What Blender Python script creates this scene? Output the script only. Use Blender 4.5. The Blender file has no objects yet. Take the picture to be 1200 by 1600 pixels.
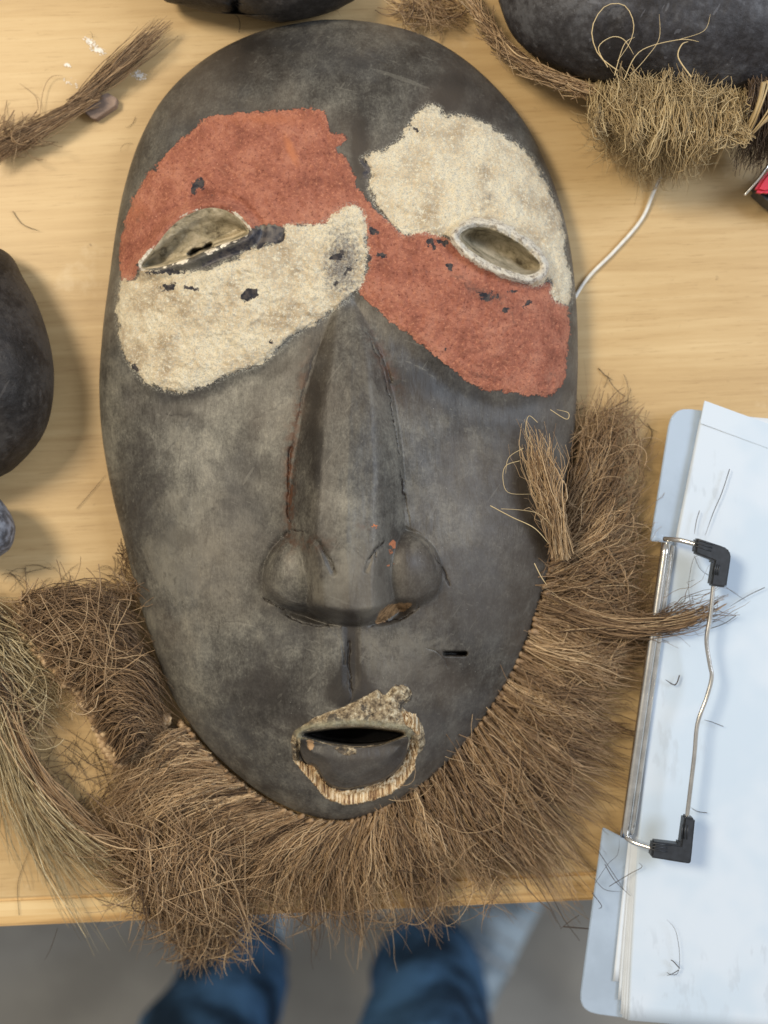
import bpy, math, random
import numpy as np
from mathutils import Vector, noise as mnoise
R = math.radians
rng = np.random.default_rng(7)
random.seed(7)
scene = bpy.context.scene
C = scene.collection

# ------------------------------------------------------------ camera, world, lights
H, V = 0.60, 0.52                       # camera height over the table, metres of table seen along the long side
cam_d = bpy.data.cameras.new('camera'); cam = bpy.data.objects.new('camera', cam_d); C.objects.link(cam)
cam.location = (0, 0, H); cam.rotation_euler = (0, 0, 0)
cam_d.sensor_fit = 'VERTICAL'; cam_d.sensor_height = 36; cam_d.sensor_width = 27
cam_d.lens = 36*H/V
cam_d.clip_start = 0.01; cam_d.clip_end = 50
cam_d.dof.use_dof = True; cam_d.dof.focus_distance = 0.552; cam_d.dof.aperture_fstop = 4.2
scene.camera = cam
scene.render.resolution_x, scene.render.resolution_y = 768, 1024

w = bpy.data.worlds.new('World'); scene.world = w; w.use_nodes = True
w.node_tree.nodes['Background'].inputs[0].default_value = (1.0, 0.96, 0.89, 1)
w.node_tree.nodes['Background'].inputs[1].default_value = 0.40

def area(name, loc, target, size, power, col):
    d = bpy.data.lights.new(name, 'AREA'); d.shape = 'RECTANGLE'; d.size, d.size_y = size; d.energy = power; d.color = col
    o = bpy.data.objects.new(name, d); C.objects.link(o); o.location = loc
    o.rotation_euler = (Vector(target)-Vector(loc)).to_track_quat('-Z', 'Y').to_euler()
area('ceiling_light_warm', (-0.95, 0.55, 1.55), (-0.1, 0.0, 0), (0.45, 0.45), 26, (1.0, 0.85, 0.62))
area('window_light_cool', (1.35, 0.35, 1.25), (0.15, -0.05, 0), (0.7, 0.7), 20, (0.76, 0.86, 1.0))
scene.view_settings.view_transform = 'Standard'; scene.view_settings.look = 'None'
scene.view_settings.exposure = 0.08; scene.view_settings.gamma = 1.0
scene.cycles.max_bounces = 6

# ------------------------------------------------------------ maths helpers
def W(p):
    """photo measurement (u right, v down, on the 1200x1600 print) at height z -> metres"""
    p = np.asarray(p, float); s = V*(H-p[..., 2])/H/1600
    return np.stack([(p[..., 0]-600)*s, -(p[..., 1]-800)*s, p[..., 2]], -1)
def P(u, v, z=0.0): return Vector(W((u, v, z)))
def sstep(a, b, x): t = np.clip((x-a)/(b-a), 0, 1); return t*t*(3-2*t)
def spline(pts, n=8, closed=True):
    p = np.array(pts, float); m = len(p); out = []
    for i in range(m if closed else m-1):
        if closed: a, b, c, d = p[(i-1) % m], p[i], p[(i+1) % m], p[(i+2) % m]
        else: a, b, c, d = p[max(i-1, 0)], p[i], p[i+1], p[min(i+2, m-1)]
        for k in range(n):
            t = k/n
            out.append(0.5*((2*b)+(c-a)*t+(2*a-5*b+4*c-d)*t*t+(3*b-a-3*c+d)*t**3))
    if not closed: out.append(p[-1])
    return np.array(out)
def dline(u, v, pl, closed=False):
    q = np.array(pl, float); d = np.full(u.shape, 1e9)
    for i in range(len(q) if closed else len(q)-1):
        a, b = q[i], q[(i+1) % len(q)]; e = b-a; L = (e@e)+1e-12
        t = np.clip(((u-a[0])*e[0]+(v-a[1])*e[1])/L, 0, 1)
        d = np.minimum(d, (u-a[0]-t*e[0])**2+(v-a[1]-t*e[1])**2)
    return np.sqrt(d)
def inside(u, v, pl):
    q = np.array(pl, float); c = np.zeros(u.shape, bool)
    for i in range(len(q)):
        a, b = q[i], q[(i+1) % len(q)]
        if a[1] == b[1]: continue
        c ^= ((a[1] > v) != (b[1] > v)) & (u < (b[0]-a[0])*(v-a[1])/(b[1]-a[1])+a[0])
    return c
def sd(u, v, pl):
    """signed distance, positive inside; evaluated near the polygon only"""
    q = np.array(pl, float); out = np.full(u.shape, -60.0)
    m = (u > q[:, 0].min()-60) & (u < q[:, 0].max()+60) & (v > q[:, 1].min()-60) & (v < q[:, 1].max()+60)
    d = dline(u[m], v[m], q, True); ins = inside(u[m], v[m], q)
    out[m] = np.where(ins, d, -np.minimum(d, 60)); return out
def rot(u, v, cx, cy, sx, sy, ang):
    c, s = math.cos(R(ang)), math.sin(R(ang)); x, y = u-cx, v-cy
    return (x*c+y*s)/sx, (-x*s+y*c)/sy
def gau(u, v, cx, cy, sx, sy, ang=0):
    x, y = rot(u, v, cx, cy, sx, sy, ang); return np.exp(-0.5*(x*x+y*y))
def vnoise(u, v, sc, seed):
    r = np.random.default_rng(seed); g = r.random((128, 128))
    x, y = u/sc, v/sc; xi, yi = np.floor(x).astype(int), np.floor(y).astype(int); fx, fy = x-xi, y-yi
    fx = fx*fx*(3-2*fx); fy = fy*fy*(3-2*fy)
    A = g[yi % 128, xi % 128]; B = g[yi % 128, (xi+1) % 128]; D = g[(yi+1) % 128, xi % 128]; E = g[(yi+1) % 128, (xi+1) % 128]
    return (A*(1-fx)+B*fx)*(1-fy)+(D*(1-fx)+E*fx)*fy-0.5
def fbm(u, v, sc, seed, o=4): return sum(vnoise(u, v, sc/2**k, seed+k)/2**k for k in range(o))

# ------------------------------------------------------------ object helpers
def link(o, parent=None, label=None, cat=None, group=None, kind=None):
    C.objects.link(o)
    if parent is not None: o.parent = parent
    if label: o['label'] = label
    if cat: o['category'] = cat
    if group: o['group'] = group
    if kind: o['kind'] = kind
    return o
def thing(name, loc, label, cat, group=None):
    o = bpy.data.objects.new(name, None); o.empty_display_size = 0.02; o.location = loc
    return link(o, None, label, cat, group)
def settle(o, parent):
    """give a mesh in world coordinates to its thing without moving it"""
    o.data.transform(__import__('mathutils').Matrix.Translation(-parent.location))
def mesh_np(name, verts, faces, mat, smooth=True, attrs=None, normals=None):
    me = bpy.data.meshes.new(name); verts = np.asarray(verts, np.float32); faces = np.asarray(faces, np.int32)
    k = faces.shape[1]
    me.vertices.add(len(verts)); me.vertices.foreach_set('co', verts.ravel())
    me.loops.add(faces.size); me.loops.foreach_set('vertex_index', faces.ravel())
    me.polygons.add(len(faces)); me.polygons.foreach_set('loop_start', np.arange(0, faces.size, k, dtype=np.int32))
    me.polygons.foreach_set('loop_total', np.full(len(faces), k, np.int32))
    me.update(calc_edges=True)
    me.polygons.foreach_set('use_smooth', np.full(len(faces), smooth))
    for a, val in (attrs or {}).items():
        at = me.attributes.new(a, 'FLOAT', 'POINT'); at.data.foreach_set('value', np.asarray(val, np.float32))
    if normals is not None: me.normals_split_custom_set_from_vertices([tuple(n) for n in normals])
    me.materials.append(mat)
    return me
def add_mesh(name, verts, faces, mat, parent=None, smooth=True, attrs=None, normals=None, **kw):
    v = np.asarray(verts, float)
    if parent is not None: v = v-np.array(parent.location)
    return link(bpy.data.objects.new(name, mesh_np(name, v, faces, mat, smooth, attrs, normals)), parent, **kw)

# ------------------------------------------------------------ materials
class N:
    def __init__(s, name):
        s.m = bpy.data.materials.new(name); s.m.use_nodes = True; s.t = s.m.node_tree; s.n = s.t.nodes; s.l = s.t.links
        s.b = s.n['Principled BSDF']; s.co = s.n.new('ShaderNodeTexCoord').outputs['Object']
    def set(s, sock, v):
        if isinstance(v, bpy.types.NodeSocket): s.l.new(v, sock)
        elif isinstance(v, tuple) and len(v) == 3 and sock.type == 'RGBA': sock.default_value = (*v, 1)
        else: sock.default_value = v
    def at(s, name):
        a = s.n.new('ShaderNodeAttribute'); a.attribute_name = name; return a.outputs['Fac']
    def map(s, sc, rotz=0):
        m = s.n.new('ShaderNodeMapping'); s.l.new(s.co, m.inputs[0]); m.inputs['Scale'].default_value = sc; m.inputs['Rotation'].default_value = (0, 0, rotz)
        return m.outputs[0]
    def turn(s, ang, sc):
        r = s.n.new('ShaderNodeVectorRotate'); r.rotation_type = 'Z_AXIS'; s.l.new(s.co, r.inputs['Vector']); r.inputs['Angle'].default_value = ang
        m = s.n.new('ShaderNodeMapping'); s.l.new(r.outputs[0], m.inputs[0]); m.inputs['Scale'].default_value = sc; return m.outputs[0]
    def noise(s, scale, detail=4, rough=0.55, vec=None, dist=0):
        a = s.n.new('ShaderNodeTexNoise'); s.l.new(vec or s.co, a.inputs['Vector']); a.inputs['Scale'].default_value = scale
        a.inputs['Detail'].default_value = detail; a.inputs['Roughness'].default_value = rough; a.inputs['Distortion'].default_value = dist
        return a.outputs['Fac']
    def voro(s, scale, vec=None, feat='F1'):
        a = s.n.new('ShaderNodeTexVoronoi'); s.l.new(vec or s.co, a.inputs['Vector']); a.inputs['Scale'].default_value = scale; a.feature = feat
        return a.outputs['Distance']
    def math(s, op, a, b=0.0, c=None):
        m = s.n.new('ShaderNodeMath'); m.operation = op; s.set(m.inputs[0], a); s.set(m.inputs[1], b)
        if c is not None: s.set(m.inputs[2], c)
        return m.outputs[0]
    def rng(s, v, a, b, c=0.0, d=1.0):
        m = s.n.new('ShaderNodeMapRange'); m.interpolation_type = 'SMOOTHSTEP'; s.set(m.inputs[0], v)
        for i, x in enumerate((a, b, c, d)): s.set(m.inputs[i+1], x)
        return m.outputs[0]
    def mix(s, f, a, b):
        m = s.n.new('ShaderNodeMix'); m.data_type = 'RGBA'; s.set(m.inputs[0], f); s.set(m.inputs[6], a); s.set(m.inputs[7], b)
        return m.outputs[2]
    def ramp(s, f, stops):
        r = s.n.new('ShaderNodeValToRGB'); e = r.color_ramp.elements
        while len(e) < len(stops): e.new(0.5)
        for k, (p, c) in zip(e, stops): k.position = p; k.color = (*c, 1)
        s.l.new(f, r.inputs[0]); return r.outputs[0]
    def bump(s, h, strength, dist):
        b = s.n.new('ShaderNodeBump'); b.inputs['Strength'].default_value = strength; b.inputs['Distance'].default_value = dist
        s.l.new(h, b.inputs['Height']); s.l.new(b.outputs[0], s.b.inputs['Normal'])
    def out(s, col, rough=0.6, spec=0.5, **kw):
        s.set(s.b.inputs['Base Color'], col); s.set(s.b.inputs['Roughness'], rough); s.set(s.b.inputs['Specular IOR Level'], spec)
        for k, v in kw.items(): s.set(s.b.inputs[k.replace('_', ' ')], v)
        return s.m

def mat_mask():
    n = N('mask_carved_painted_wood')
    grain = n.noise(300, 6, 0.7, n.map((1, 0.16, 1)))
    fine = n.noise(1500, 3, 0.6, n.map((1, 0.35, 1)))
    blot = n.noise(26, 6, 0.62, dist=0.6)
    blot2 = n.noise(95, 5, 0.6, n.map((1, 0.5, 1)))
    tone = n.at('tone')
    dv = lambda x, k: n.math('MULTIPLY', n.math('SUBTRACT', x, 0.5), k)
    t = n.math('ADD', dv(blot, 1.15), dv(n.noise(110, 6, 0.68), 0.75)); t = n.math('ADD', t, dv(grain, 0.42)); t = n.math('ADD', t, dv(fine, 0.45))
    t = n.math('ADD', t, dv(n.noise(700, 5, 0.75), 0.7)); t = n.math('ADD', t, n.math('MULTIPLY', tone, 0.42)); t = n.math('ADD', t, 0.5)
    wood = n.ramp(t, [(0.10, (0.018, 0.015, 0.013)), (0.36, (0.049, 0.045, 0.040)), (0.56, (0.094, 0.089, 0.078)), (0.78, (0.172, 0.164, 0.140)), (1.0, (0.28, 0.262, 0.215))])
    wornm = n.rng(n.noise(21, 8, 0.72, dist=0.4), 0.535, 0.60); wood = n.mix(n.math('MULTIPLY', wornm, n.rng(tone, -0.35, 0.25, 0.05, 0.5)), wood, (0.20, 0.188, 0.158))
    darkm = n.rng(n.noise(17, 8, 0.7, n.map((1, 1, 1), 2.0), 0.4), 0.56, 0.63); wood = n.mix(n.math('MULTIPLY', darkm, 0.45), wood, (0.036, 0.031, 0.028))
    for rz, sc, thr, cc in ((0.6, 420, .685, (0.22, 0.21, 0.18)), (-0.8, 380, .69, (0.020, 0.016, 0.014)), (1.9, 460, .69, (0.22, 0.21, 0.18)), (0.15, 500, .675, (0.024, 0.020, 0.017))):
        wood = n.mix(n.math('MULTIPLY', n.rng(n.noise(sc, 2, 0.5, n.turn(rz, (1, 0.03, 1))), thr, thr+.02), 0.26), wood, cc)
    stain_shade = n.rng(n.math('ADD', tone, n.math('MULTIPLY', n.math('SUBTRACT', n.noise(150, 5, .7), .5), .7)), -0.62, -0.32, 0.85, 0); wood = n.mix(stain_shade, wood, (0.021, 0.018, 0.016))  # dark stains, along with the nose and brow shade painted in the tone map
    warm = n.rng(n.noise(14, 3), 0.42, 0.62); wood = n.mix(n.math('MULTIPLY', warm, 0.42), wood, (0.092, 0.073, 0.057))
    cool = n.rng(n.noise(19, 4, 0.6, n.map((1, 1, 1), 1.1)), 0.50, 0.66); wood = n.mix(n.math('MULTIPLY', cool, 0.22), wood, (0.070, 0.074, 0.082))
    # tiny white specks of dust
    sp = n.rng(n.voro(420), 0.05, 0.09, 1, 0); spm = n.rng(n.noise(60, 2), 0.58, 0.66)
    wood = n.mix(n.math('MULTIPLY', n.math('MULTIPLY', sp, spm), 0.5), wood, (0.42, 0.42, 0.38))
    ck = n.at('crack'); wood = n.mix(n.rng(n.math('ADD', ck, n.math('MULTIPLY', n.math('SUBTRACT', n.noise(520, 4, 0.7), 0.5), 1.7)), 0.40, 0.85), wood, (0.016, 0.011, 0.009))
    wood = n.mix(n.math('MULTIPLY', n.at('rust'), n.rng(n.noise(300, 3), 0.38, 0.6)), wood, (0.085, 0.036, 0.018))
    ed = n.math('ADD', n.math('MULTIPLY', n.math('SUBTRACT', n.noise(900, 4, 0.7), 0.5), 13), n.math('MULTIPLY', n.math('SUBTRACT', n.noise(190, 3), 0.5), 16))
    def region(name, lo=-0.8, hi=0.8, k=1.0):
        return n.rng(n.math('ADD', n.at(name), n.math('MULTIPLY', ed, k)), lo, hi)
    mr = region('sd_red', k=1.15); mw = region('sd_white', -1.0, 2.2, 1.5)
    # red ochre
    rn = n.noise(75, 6, 0.65); rf = n.noise(620, 6, 0.85); rv = n.voro(800)
    red = n.ramp(rn, [(0.32, (0.27, 0.092, 0.060)), (0.48, (0.41, 0.150, 0.098)), (0.64, (0.53, 0.225, 0.150))])
    red = n.mix(n.rng(rf, 0.55, 0.61, 0, 0.8), red, (0.66, 0.29, 0.175))
    red = n.mix(n.rng(rf, 0.45, 0.39, 0, 0.85), red, (0.17, 0.050, 0.034))
    red = n.mix(n.math('MULTIPLY', n.rng(n.voro(260), 0.10, 0.02), n.rng(n.noise(80, 3), 0.5, 0.6)), red, (0.75, 0.40, 0.27))
    edge_r = n.rng(n.at('sd_red'), 4, 16, 1, 0)
    red = n.mix(n.math('MULTIPLY', edge_r, n.rng(n.noise(700, 4, 0.7), 0.50, 0.64, 0, 0.75)), red, (0.58, 0.235, 0.135))
    red = n.mix(n.rng(n.math('ADD', n.at('rub'), n.math('MULTIPLY', n.math('SUBTRACT', n.noise(500, 4, 0.7), 0.5), 0.9)), 0.35, 0.75, 0, 0.85), red, (0.14, 0.085, 0.07))
    thin = n.rng(n.noise(34, 9, 0.78, n.map((1, 1, 1), .6), .5), 0.60, 0.66); red = n.mix(n.math('MULTIPLY', thin, 0.55), red, (0.17, 0.10, 0.08))
    red = n.mix(n.math('MULTIPLY', n.rng(n.noise(240, 4, .7, n.turn(-.9, (1, .25, 1))), .58, .68), .5), red, (0.56, 0.25, 0.16))
    red = n.mix(n.at('orange'), red, (0.62, 0.23, 0.11))
    # kaolin white
    wn = n.noise(60, 6, 0.62); wf = n.noise(560, 6, 0.85)
    white = n.ramp(wn, [(0.36, (0.50, 0.385, 0.25)), (0.48, (0.76, 0.635, 0.44)), (0.60, (0.86, 0.765, 0.57))])
    white = n.mix(n.rng(wf, 0.52, 0.58), white, (0.90, 0.84, 0.67))
    white = n.mix(n.rng(n.noise(430, 6, 0.85), 0.42, 0.35, 0, .6), white, (0.36, 0.26, 0.155))
    thinw = n.rng(n.noise(46, 9, 0.8, n.map((1, 1, 1), -.7), .5), 0.595, 0.67); white = n.mix(n.math('MULTIPLY', thinw, 0.55), white, (0.34, 0.27, 0.18))
    white = n.mix(n.math('MULTIPLY', n.rng(n.noise(200, 5, .75, n.turn(.8, (1, .3, 1))), .57, .66), .5), white, (0.84, 0.80, 0.66))
    white = n.mix(n.rng(n.math('ADD', n.at('rub'), n.math('MULTIPLY', n.math('SUBTRACT', n.noise(600, 4, 0.7), 0.5), 1.3)), 0.35, 0.8, 0, 0.9), white, (0.16, 0.15, 0.15))
    col = n.mix(mr, wood, red); col = n.mix(mw, col, white)
    # powdery fringe where the white thins out over the wood
    halo = n.math('MULTIPLY', n.rng(n.at('sd_white'), -9, 1), n.rng(n.noise(1300, 3, 0.8), 0.50, 0.60))
    col = n.mix(n.math('MULTIPLY', halo, 0.75), col, (0.50, 0.49, 0.43))
    mc = n.rng(n.math('ADD', n.at('sd_chip'), n.math('MULTIPLY', n.math('SUBTRACT', n.noise(420, 5, 0.75), 0.5), 20)), -0.5, 1.0)
    col = n.mix(mc, col, n.mix(n.rng(n.noise(400, 3), 0.4, 0.6), (0.030, 0.030, 0.040), (0.085, 0.075, 0.075)))
    # crust around the mouth and the lid rims
    cr = n.noise(420, 5, 0.7)
    crust = n.ramp(cr, [(0.34, (0.06, 0.045, 0.03)), (0.43, (0.22, 0.165, 0.105)), (0.53, (0.42, 0.33, 0.21)), (0.64, (0.74, 0.65, 0.47))])
    mcr = n.rng(n.math('ADD', n.at('sd_crust'), n.math('MULTIPLY', ed, 0.3)), -0.8, 0.8)
    crust = n.mix(n.rng(n.noise(110, 4, .7), 0.54, 0.60, 0, .85), crust, n.mix(n.rng(n.noise(500, 3), .4, .6), (0.05, 0.045, 0.042), (0.12, 0.10, 0.08)))
    crust = n.mix(n.at('ledge'), crust, n.ramp(n.noise(260, 4, .7), [(.35, (.20, .18, .12)), (.6, (.40, .37, .26))]))
    col = n.mix(mcr, col, crust)
    lid = n.ramp(n.noise(380, 5, 0.75), [(0.34, (0.20, 0.17, 0.14)), (0.43, (0.56, 0.50, 0.42)), (0.54, (0.83, 0.78, 0.67))])
    col = n.mix(n.rng(n.math('ADD', n.at('sd_lid'), n.math('MULTIPLY', ed, 0.6)), -0.8, 0.8), col, lid)
    # inside of the eye sockets: olive grey wood
    so = n.ramp(n.noise(130, 6, 0.68), [(0.34, (0.14, 0.115, 0.075)), (0.44, (0.36, 0.31, 0.21)), (0.62, (0.58, 0.50, 0.36))])
    col = n.mix(n.rng(n.math('ADD', n.at('sd_socket'), n.math('MULTIPLY', ed, 0.10)), -2.0, -0.6), col, so)
    # freshly cut bare wood, vertical grain
    bg = n.noise(900, 4, 0.7, n.map((1, 0.05, 1)))
    bare = n.ramp(bg, [(0.38, (0.12, 0.055, 0.025)), (0.46, (0.42, 0.26, 0.12)), (0.54, (0.70, 0.53, 0.32)), (0.64, (0.85, 0.76, 0.58))])
    mb = n.rng(n.math('ADD', n.at('sd_bare'), n.math('MULTIPLY', ed, 0.50)), -0.6, 0.6)
    col = n.mix(mb, col, bare)
    col = n.mix(n.rng(n.math('ADD', n.at('sd_tan'), n.math('MULTIPLY', ed, 0.5)), -0.8, 0.8), col, n.ramp(n.noise(500, 4, 0.7, n.map((1, 0.3, 1))), [(0.35, (0.10, 0.06, 0.03)), (0.6, (0.36, 0.22, 0.11))]))
    col = n.mix(n.at('hole_shade'), col, (0.012, 0.010, 0.009))  # near-black painted into mouth and slit recesses in place of deep interior shade
    # relief
    hw = n.math('ADD', n.math('MULTIPLY', n.noise(420, 5, 0.65, n.map((1, 0.28, 1))), 0.30), n.math('MULTIPLY', blot2, 0.35))
    hw = n.math('SUBTRACT', hw, n.math('MULTIPLY', ck, 0.5))
    hp = n.math('ADD', -1.0, n.math('ADD', n.math('MULTIPLY', n.noise(800, 5, 0.75), 1.5), n.math('MULTIPLY', n.noise(260, 4, 0.6), 1.1)))
    pm = n.math('MAXIMUM', n.math('MAXIMUM', mr, mw), mcr)
    hh = n.math('ADD', hw, n.math('MULTIPLY', pm, n.math('MULTIPLY', hp, 1.25)))
    hh = n.math('ADD', hh, n.math('MULTIPLY', mb, n.math('MULTIPLY', bg, 1.2)))
    n.bump(hh, 0.9, 0.0009)
    rough = n.mix(pm, n.math('ADD', n.math('MULTIPLY', blot2, 0.25), 0.36), (0.93, 0.93, 0.93))
    return n.out(col, rough, 0.42)
MASK = mat_mask()

def mat_fibre(name, dark, mid, light, rough=0.55):
    n = N(name); t = n.at('tint'); f = n.noise(90, 3)
    t = n.math('ADD', t, n.math('MULTIPLY', n.math('SUBTRACT', f, 0.5), 0.35))
    return n.out(n.ramp(t, [(0.0, dark), (0.45, mid), (1.0, light)]), rough, 0.35)
FIB = mat_fibre('brown_raffia', (0.075, 0.045, 0.026), (0.335, 0.218, 0.122), (0.72, 0.54, 0.33))
FIBY = mat_fibre('straw_raffia', (0.14, 0.095, 0.05), (0.42, 0.31, 0.165), (0.72, 0.58, 0.34))
FIBG = mat_fibre('pale_olive_raffia', (0.16, 0.115, 0.06), (0.45, 0.355, 0.20), (0.84, 0.73, 0.48))
FIBD = mat_fibre('dark_raffia', (0.035, 0.026, 0.02), (0.105, 0.07, 0.048), (0.24, 0.17, 0.11))

def mat_table():
    n = N('varnished_plywood')
    g = n.noise(60, 6, 0.62, n.map((0.06, 1, 1)), 0.4); g2 = n.noise(300, 4, 0.6, n.map((0.05, 1, 1))); b = n.noise(9, 5, .6)
    t = n.math('ADD', n.math('MULTIPLY', g, 0.55), n.math('ADD', n.math('MULTIPLY', g2, 0.25), n.math('MULTIPLY', b, 0.2)))
    c = n.ramp(t, [(0.34, (0.41, 0.270, 0.125)), (0.5, (0.53, 0.372, 0.185)), (0.66, (0.63, 0.470, 0.255))])
    c = n.mix(n.math('MULTIPLY', n.rng(n.noise(900, 4, .7, n.map((.05, 1, 1))), .56, .66), .4), c, (0.30, 0.18, 0.075))
    c = n.mix(n.math('MULTIPLY', n.rng(n.noise(120, 6, .8), .62, .70), .3), c, (0.32, 0.21, 0.11))
    spk = n.rng(n.voro(38), 0.03, 0.06, 1, 0); c = n.mix(n.math('MULTIPLY', spk, n.rng(n.noise(300, 2), 0.45, 0.6, 0, 0.6)), c, (0.17, 0.10, 0.05))
    c = n.mix(n.math('MULTIPLY', n.rng(n.noise(26, 5, 0.7), 0.60, 0.72), 0.35), c, (0.68, 0.55, 0.36))
    n.bump(n.math('ADD', g, g2), 0.18, 0.0006)
    return n.out(c, 0.42, 0.4)
def mat_pine():
    n = N('pine_edging')
    g = n.noise(150, 5, 0.6, n.map((0.03, 1, 1)), 0.3)
    c = n.ramp(g, [(0.36, (0.36, 0.20, 0.075)), (0.48, (0.60, 0.40, 0.18)), (0.62, (0.72, 0.54, 0.29))])
    n.bump(g, 0.2, 0.0006)
    return n.out(c, 0.5, 0.35)
def plain(name, col, rough=0.6, spec=0.4, var=0.25, sc=40, metal=0.0, bump=0.0, bsc=300):
    n = N(name); f = n.noise(sc, 5, 0.6)
    a = tuple(x*(1-var) for x in col); b = tuple(min(1, x*(1+var)) for x in col)
    if bump: n.bump(n.noise(bsc, 4, 0.65), bump, 0.0008)
    return n.out(n.mix(n.rng(f, 0.35, 0.65), a, b), rough, spec, Metallic=metal)
def mat_darkwood(name, tint=(1, 1, 1), k=1.0):
    n = N(name); t = n.math('ADD', n.math('MULTIPLY', n.noise(24, 6, 0.65, dist=0.5), 0.7), n.math('MULTIPLY', n.noise(300, 4, 0.65), 0.3)); t = n.math('ADD', n.math('MULTIPLY', n.math('SUBTRACT', t, .5), 1.7), .5)
    s = lambda c: tuple(x*y*k for x, y in zip(c, tint))
    c = n.ramp(t, [(0.36, s((0.018, 0.015, 0.014))), (0.5, s((0.040, 0.036, 0.034))), (0.64, s((0.085, 0.080, 0.075)))])
    c = n.mix(n.math('MULTIPLY', n.rng(n.noise(30, 8, .75), .55, .62), .5), c, s((0.105, 0.098, 0.090)))
    for rz in (.5, 1.7): c = n.mix(n.math('MULTIPLY', n.rng(n.noise(300, 2, .5, n.turn(rz, (1, .03, 1))), .69, .71), .22), c, s((0.22, 0.21, 0.20)))
    sp = n.rng(n.voro(160), 0.05, 0.08, 1, 0); c = n.mix(n.math('MULTIPLY', sp, n.rng(n.noise(50, 2), 0.6, 0.7, 0, 0.45)), c, (0.30, 0.30, 0.31))
    n.bump(n.noise(260, 5, 0.7), 0.6, 0.001)
    return n.out(c, 0.55, 0.33)
TABLE, PINE = mat_table(), mat_pine()
DARK = mat_darkwood('smoked_dark_wood', (1.05, 1, .98), .62); DARKB = mat_darkwood('smoked_dark_wood_blue', (0.92, 1.0, 1.2), 1.15)
CONC = plain('grey_concrete', (0.33, 0.325, 0.31), 0.75, 0.3, 0.14, 6, bump=0.15, bsc=60)
DENIM = plain('blue_denim', (0.060, 0.145, 0.285), 0.85, 0.2, 0.75, 11, bump=0.3, bsc=900)
SHOEM = plain('pale_mesh_shoe', (0.36, 0.46, 0.56), 0.7, 0.3, 0.45, 22)
SOLE = plain('white_rubber_sole', (0.62, 0.66, 0.70), 0.6, 0.4, 0.1)
STEEL = plain('nickel_steel', (0.72, 0.71, 0.69), 0.22, 0.5, 0.12, 120, 1.0)
RUBBER = plain('black_rubber', (0.022, 0.026, 0.034), 0.42, 0.5, 0.2, 300)
BOARD = plain('silver_blue_board', (0.49, 0.60, 0.75), 0.18, 0.6, 0.10, 18, 0.35)
WHITECORD = plain('white_cord', (0.75, 0.74, 0.70), 0.7, 0.3, 0.08, 400)
def mat_paper(name, base):
    n = N(name)
    f = n.rng(n.noise(16, 3), 0.45, 0.62, 0, 0.55); c = n.mix(f, base, tuple(x*y for x, y in zip(base, (0.80, 0.88, 0.93))))
    ln = n.rng(n.noise(150, 3, 0.6, n.map((1.0, 0.35, 1), R(-8))), 0.56, 0.66); bl = n.rng(n.noise(11, 1), 0.56, 0.62)
    c = n.mix(n.math('MULTIPLY', n.math('MULTIPLY', ln, bl), 0.35), c, tuple(x*0.72 for x in base))
    return n.out(c, 0.75, 0.25)
PAPER = mat_paper('white_paper', (0.585, 0.665, 0.77)); PAPER2 = plain('white_paper_edge', (0.64, 0.70, 0.78), 0.7, 0.2, 0.04)

# ------------------------------------------------------------ strands
def tubes(pts, rad, tint):
    """pts (n,m,3) metres -> three-sided hair tubes, tapering to the tip"""
    n, m, _ = pts.shape; T = np.gradient(pts, axis=1); T /= np.linalg.norm(T, axis=2, keepdims=True)+1e-12
    up = np.array([0.13, 0.21, 0.97]); B = np.cross(T, up); B /= np.linalg.norm(B, axis=2, keepdims=True)+1e-9; Nn = np.cross(B, T)
    tp = np.interp(np.linspace(0, 1, m), [0, 0.7, 1], [1, 0.9, 0.35])
    r = (np.asarray(rad).reshape(-1, 1)*tp)[..., None]
    rings = [pts+r*(math.cos(a)*B+math.sin(a)*Nn) for a in (R(90), R(210), R(330))]
    v = np.stack(rings, 2).reshape(-1, 3)
    i = (np.arange(n)[:, None]*m+np.arange(m-1)[None])*3; i = i.ravel()
    f = np.concatenate([np.stack([i+k, i+(k+1) % 3, i+3+(k+1) % 3, i+3+k], 1) for k in range(3)])
    return v, f, np.repeat(np.asarray(tint), m*3)
class Hair:
    def __init__(s): s.v, s.f, s.t, s.o = [], [], [], 0
    def add(s, pts_px, rad=0.00028, tint=None, world=False):
        n = len(pts_px); p = pts_px if world else W(pts_px)
        if tint is None: tint = np.clip(rng.normal(0.42, 0.22, n), 0, 1)
        rad = np.full(n, rad)*rng.choice([0.6, 0.8, 1.0, 1.2, 1.7], n, p=[.22, .3, .28, .15, .05])*rng.uniform(.85, 1.15, n)
        v, f, t = tubes(p, rad, tint); s.v.append(v); s.f.append(f+s.o); s.t.append(t); s.o += len(v); return s
    def build(s, name, mat, parent=None, **kw):
        return add_mesh(name, np.concatenate(s.v), np.concatenate(s.f), mat, parent, attrs={'tint': np.concatenate(s.t)}, **kw)
def bez(P0, P1, P2, P3, m=11):
    t = np.linspace(0, 1, m)[None, :, None]; P0, P1, P2, P3 = [np.asarray(q, float)[:, None, :] for q in (P0, P1, P2, P3)]
    return (1-t)**3*P0+3*(1-t)**2*t*P1+3*(1-t)*t*t*P2+t**3*P3
def wig(n, m, amp, freq=1.0, grow=True):
    t = np.linspace(0, 1, m)[None]; out = 0
    for k in (1, 2.3, 4.1):
        out = out+np.sin(2*np.pi*(k*freq*t*rng.uniform(0.5, 1.2, (n, 1))+rng.random((n, 1))))/k*rng.uniform(0.3, 1, (n, 1))
    return out*amp*(t**0.8 if grow else 1)
EDGE_V = lambda u: 1449-54*u/1200
def droop(p):
    over = np.clip(p[..., 1]-EDGE_V(p[..., 0])-4, 0, None); p[..., 2] -= over*0.00028; return p
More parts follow.
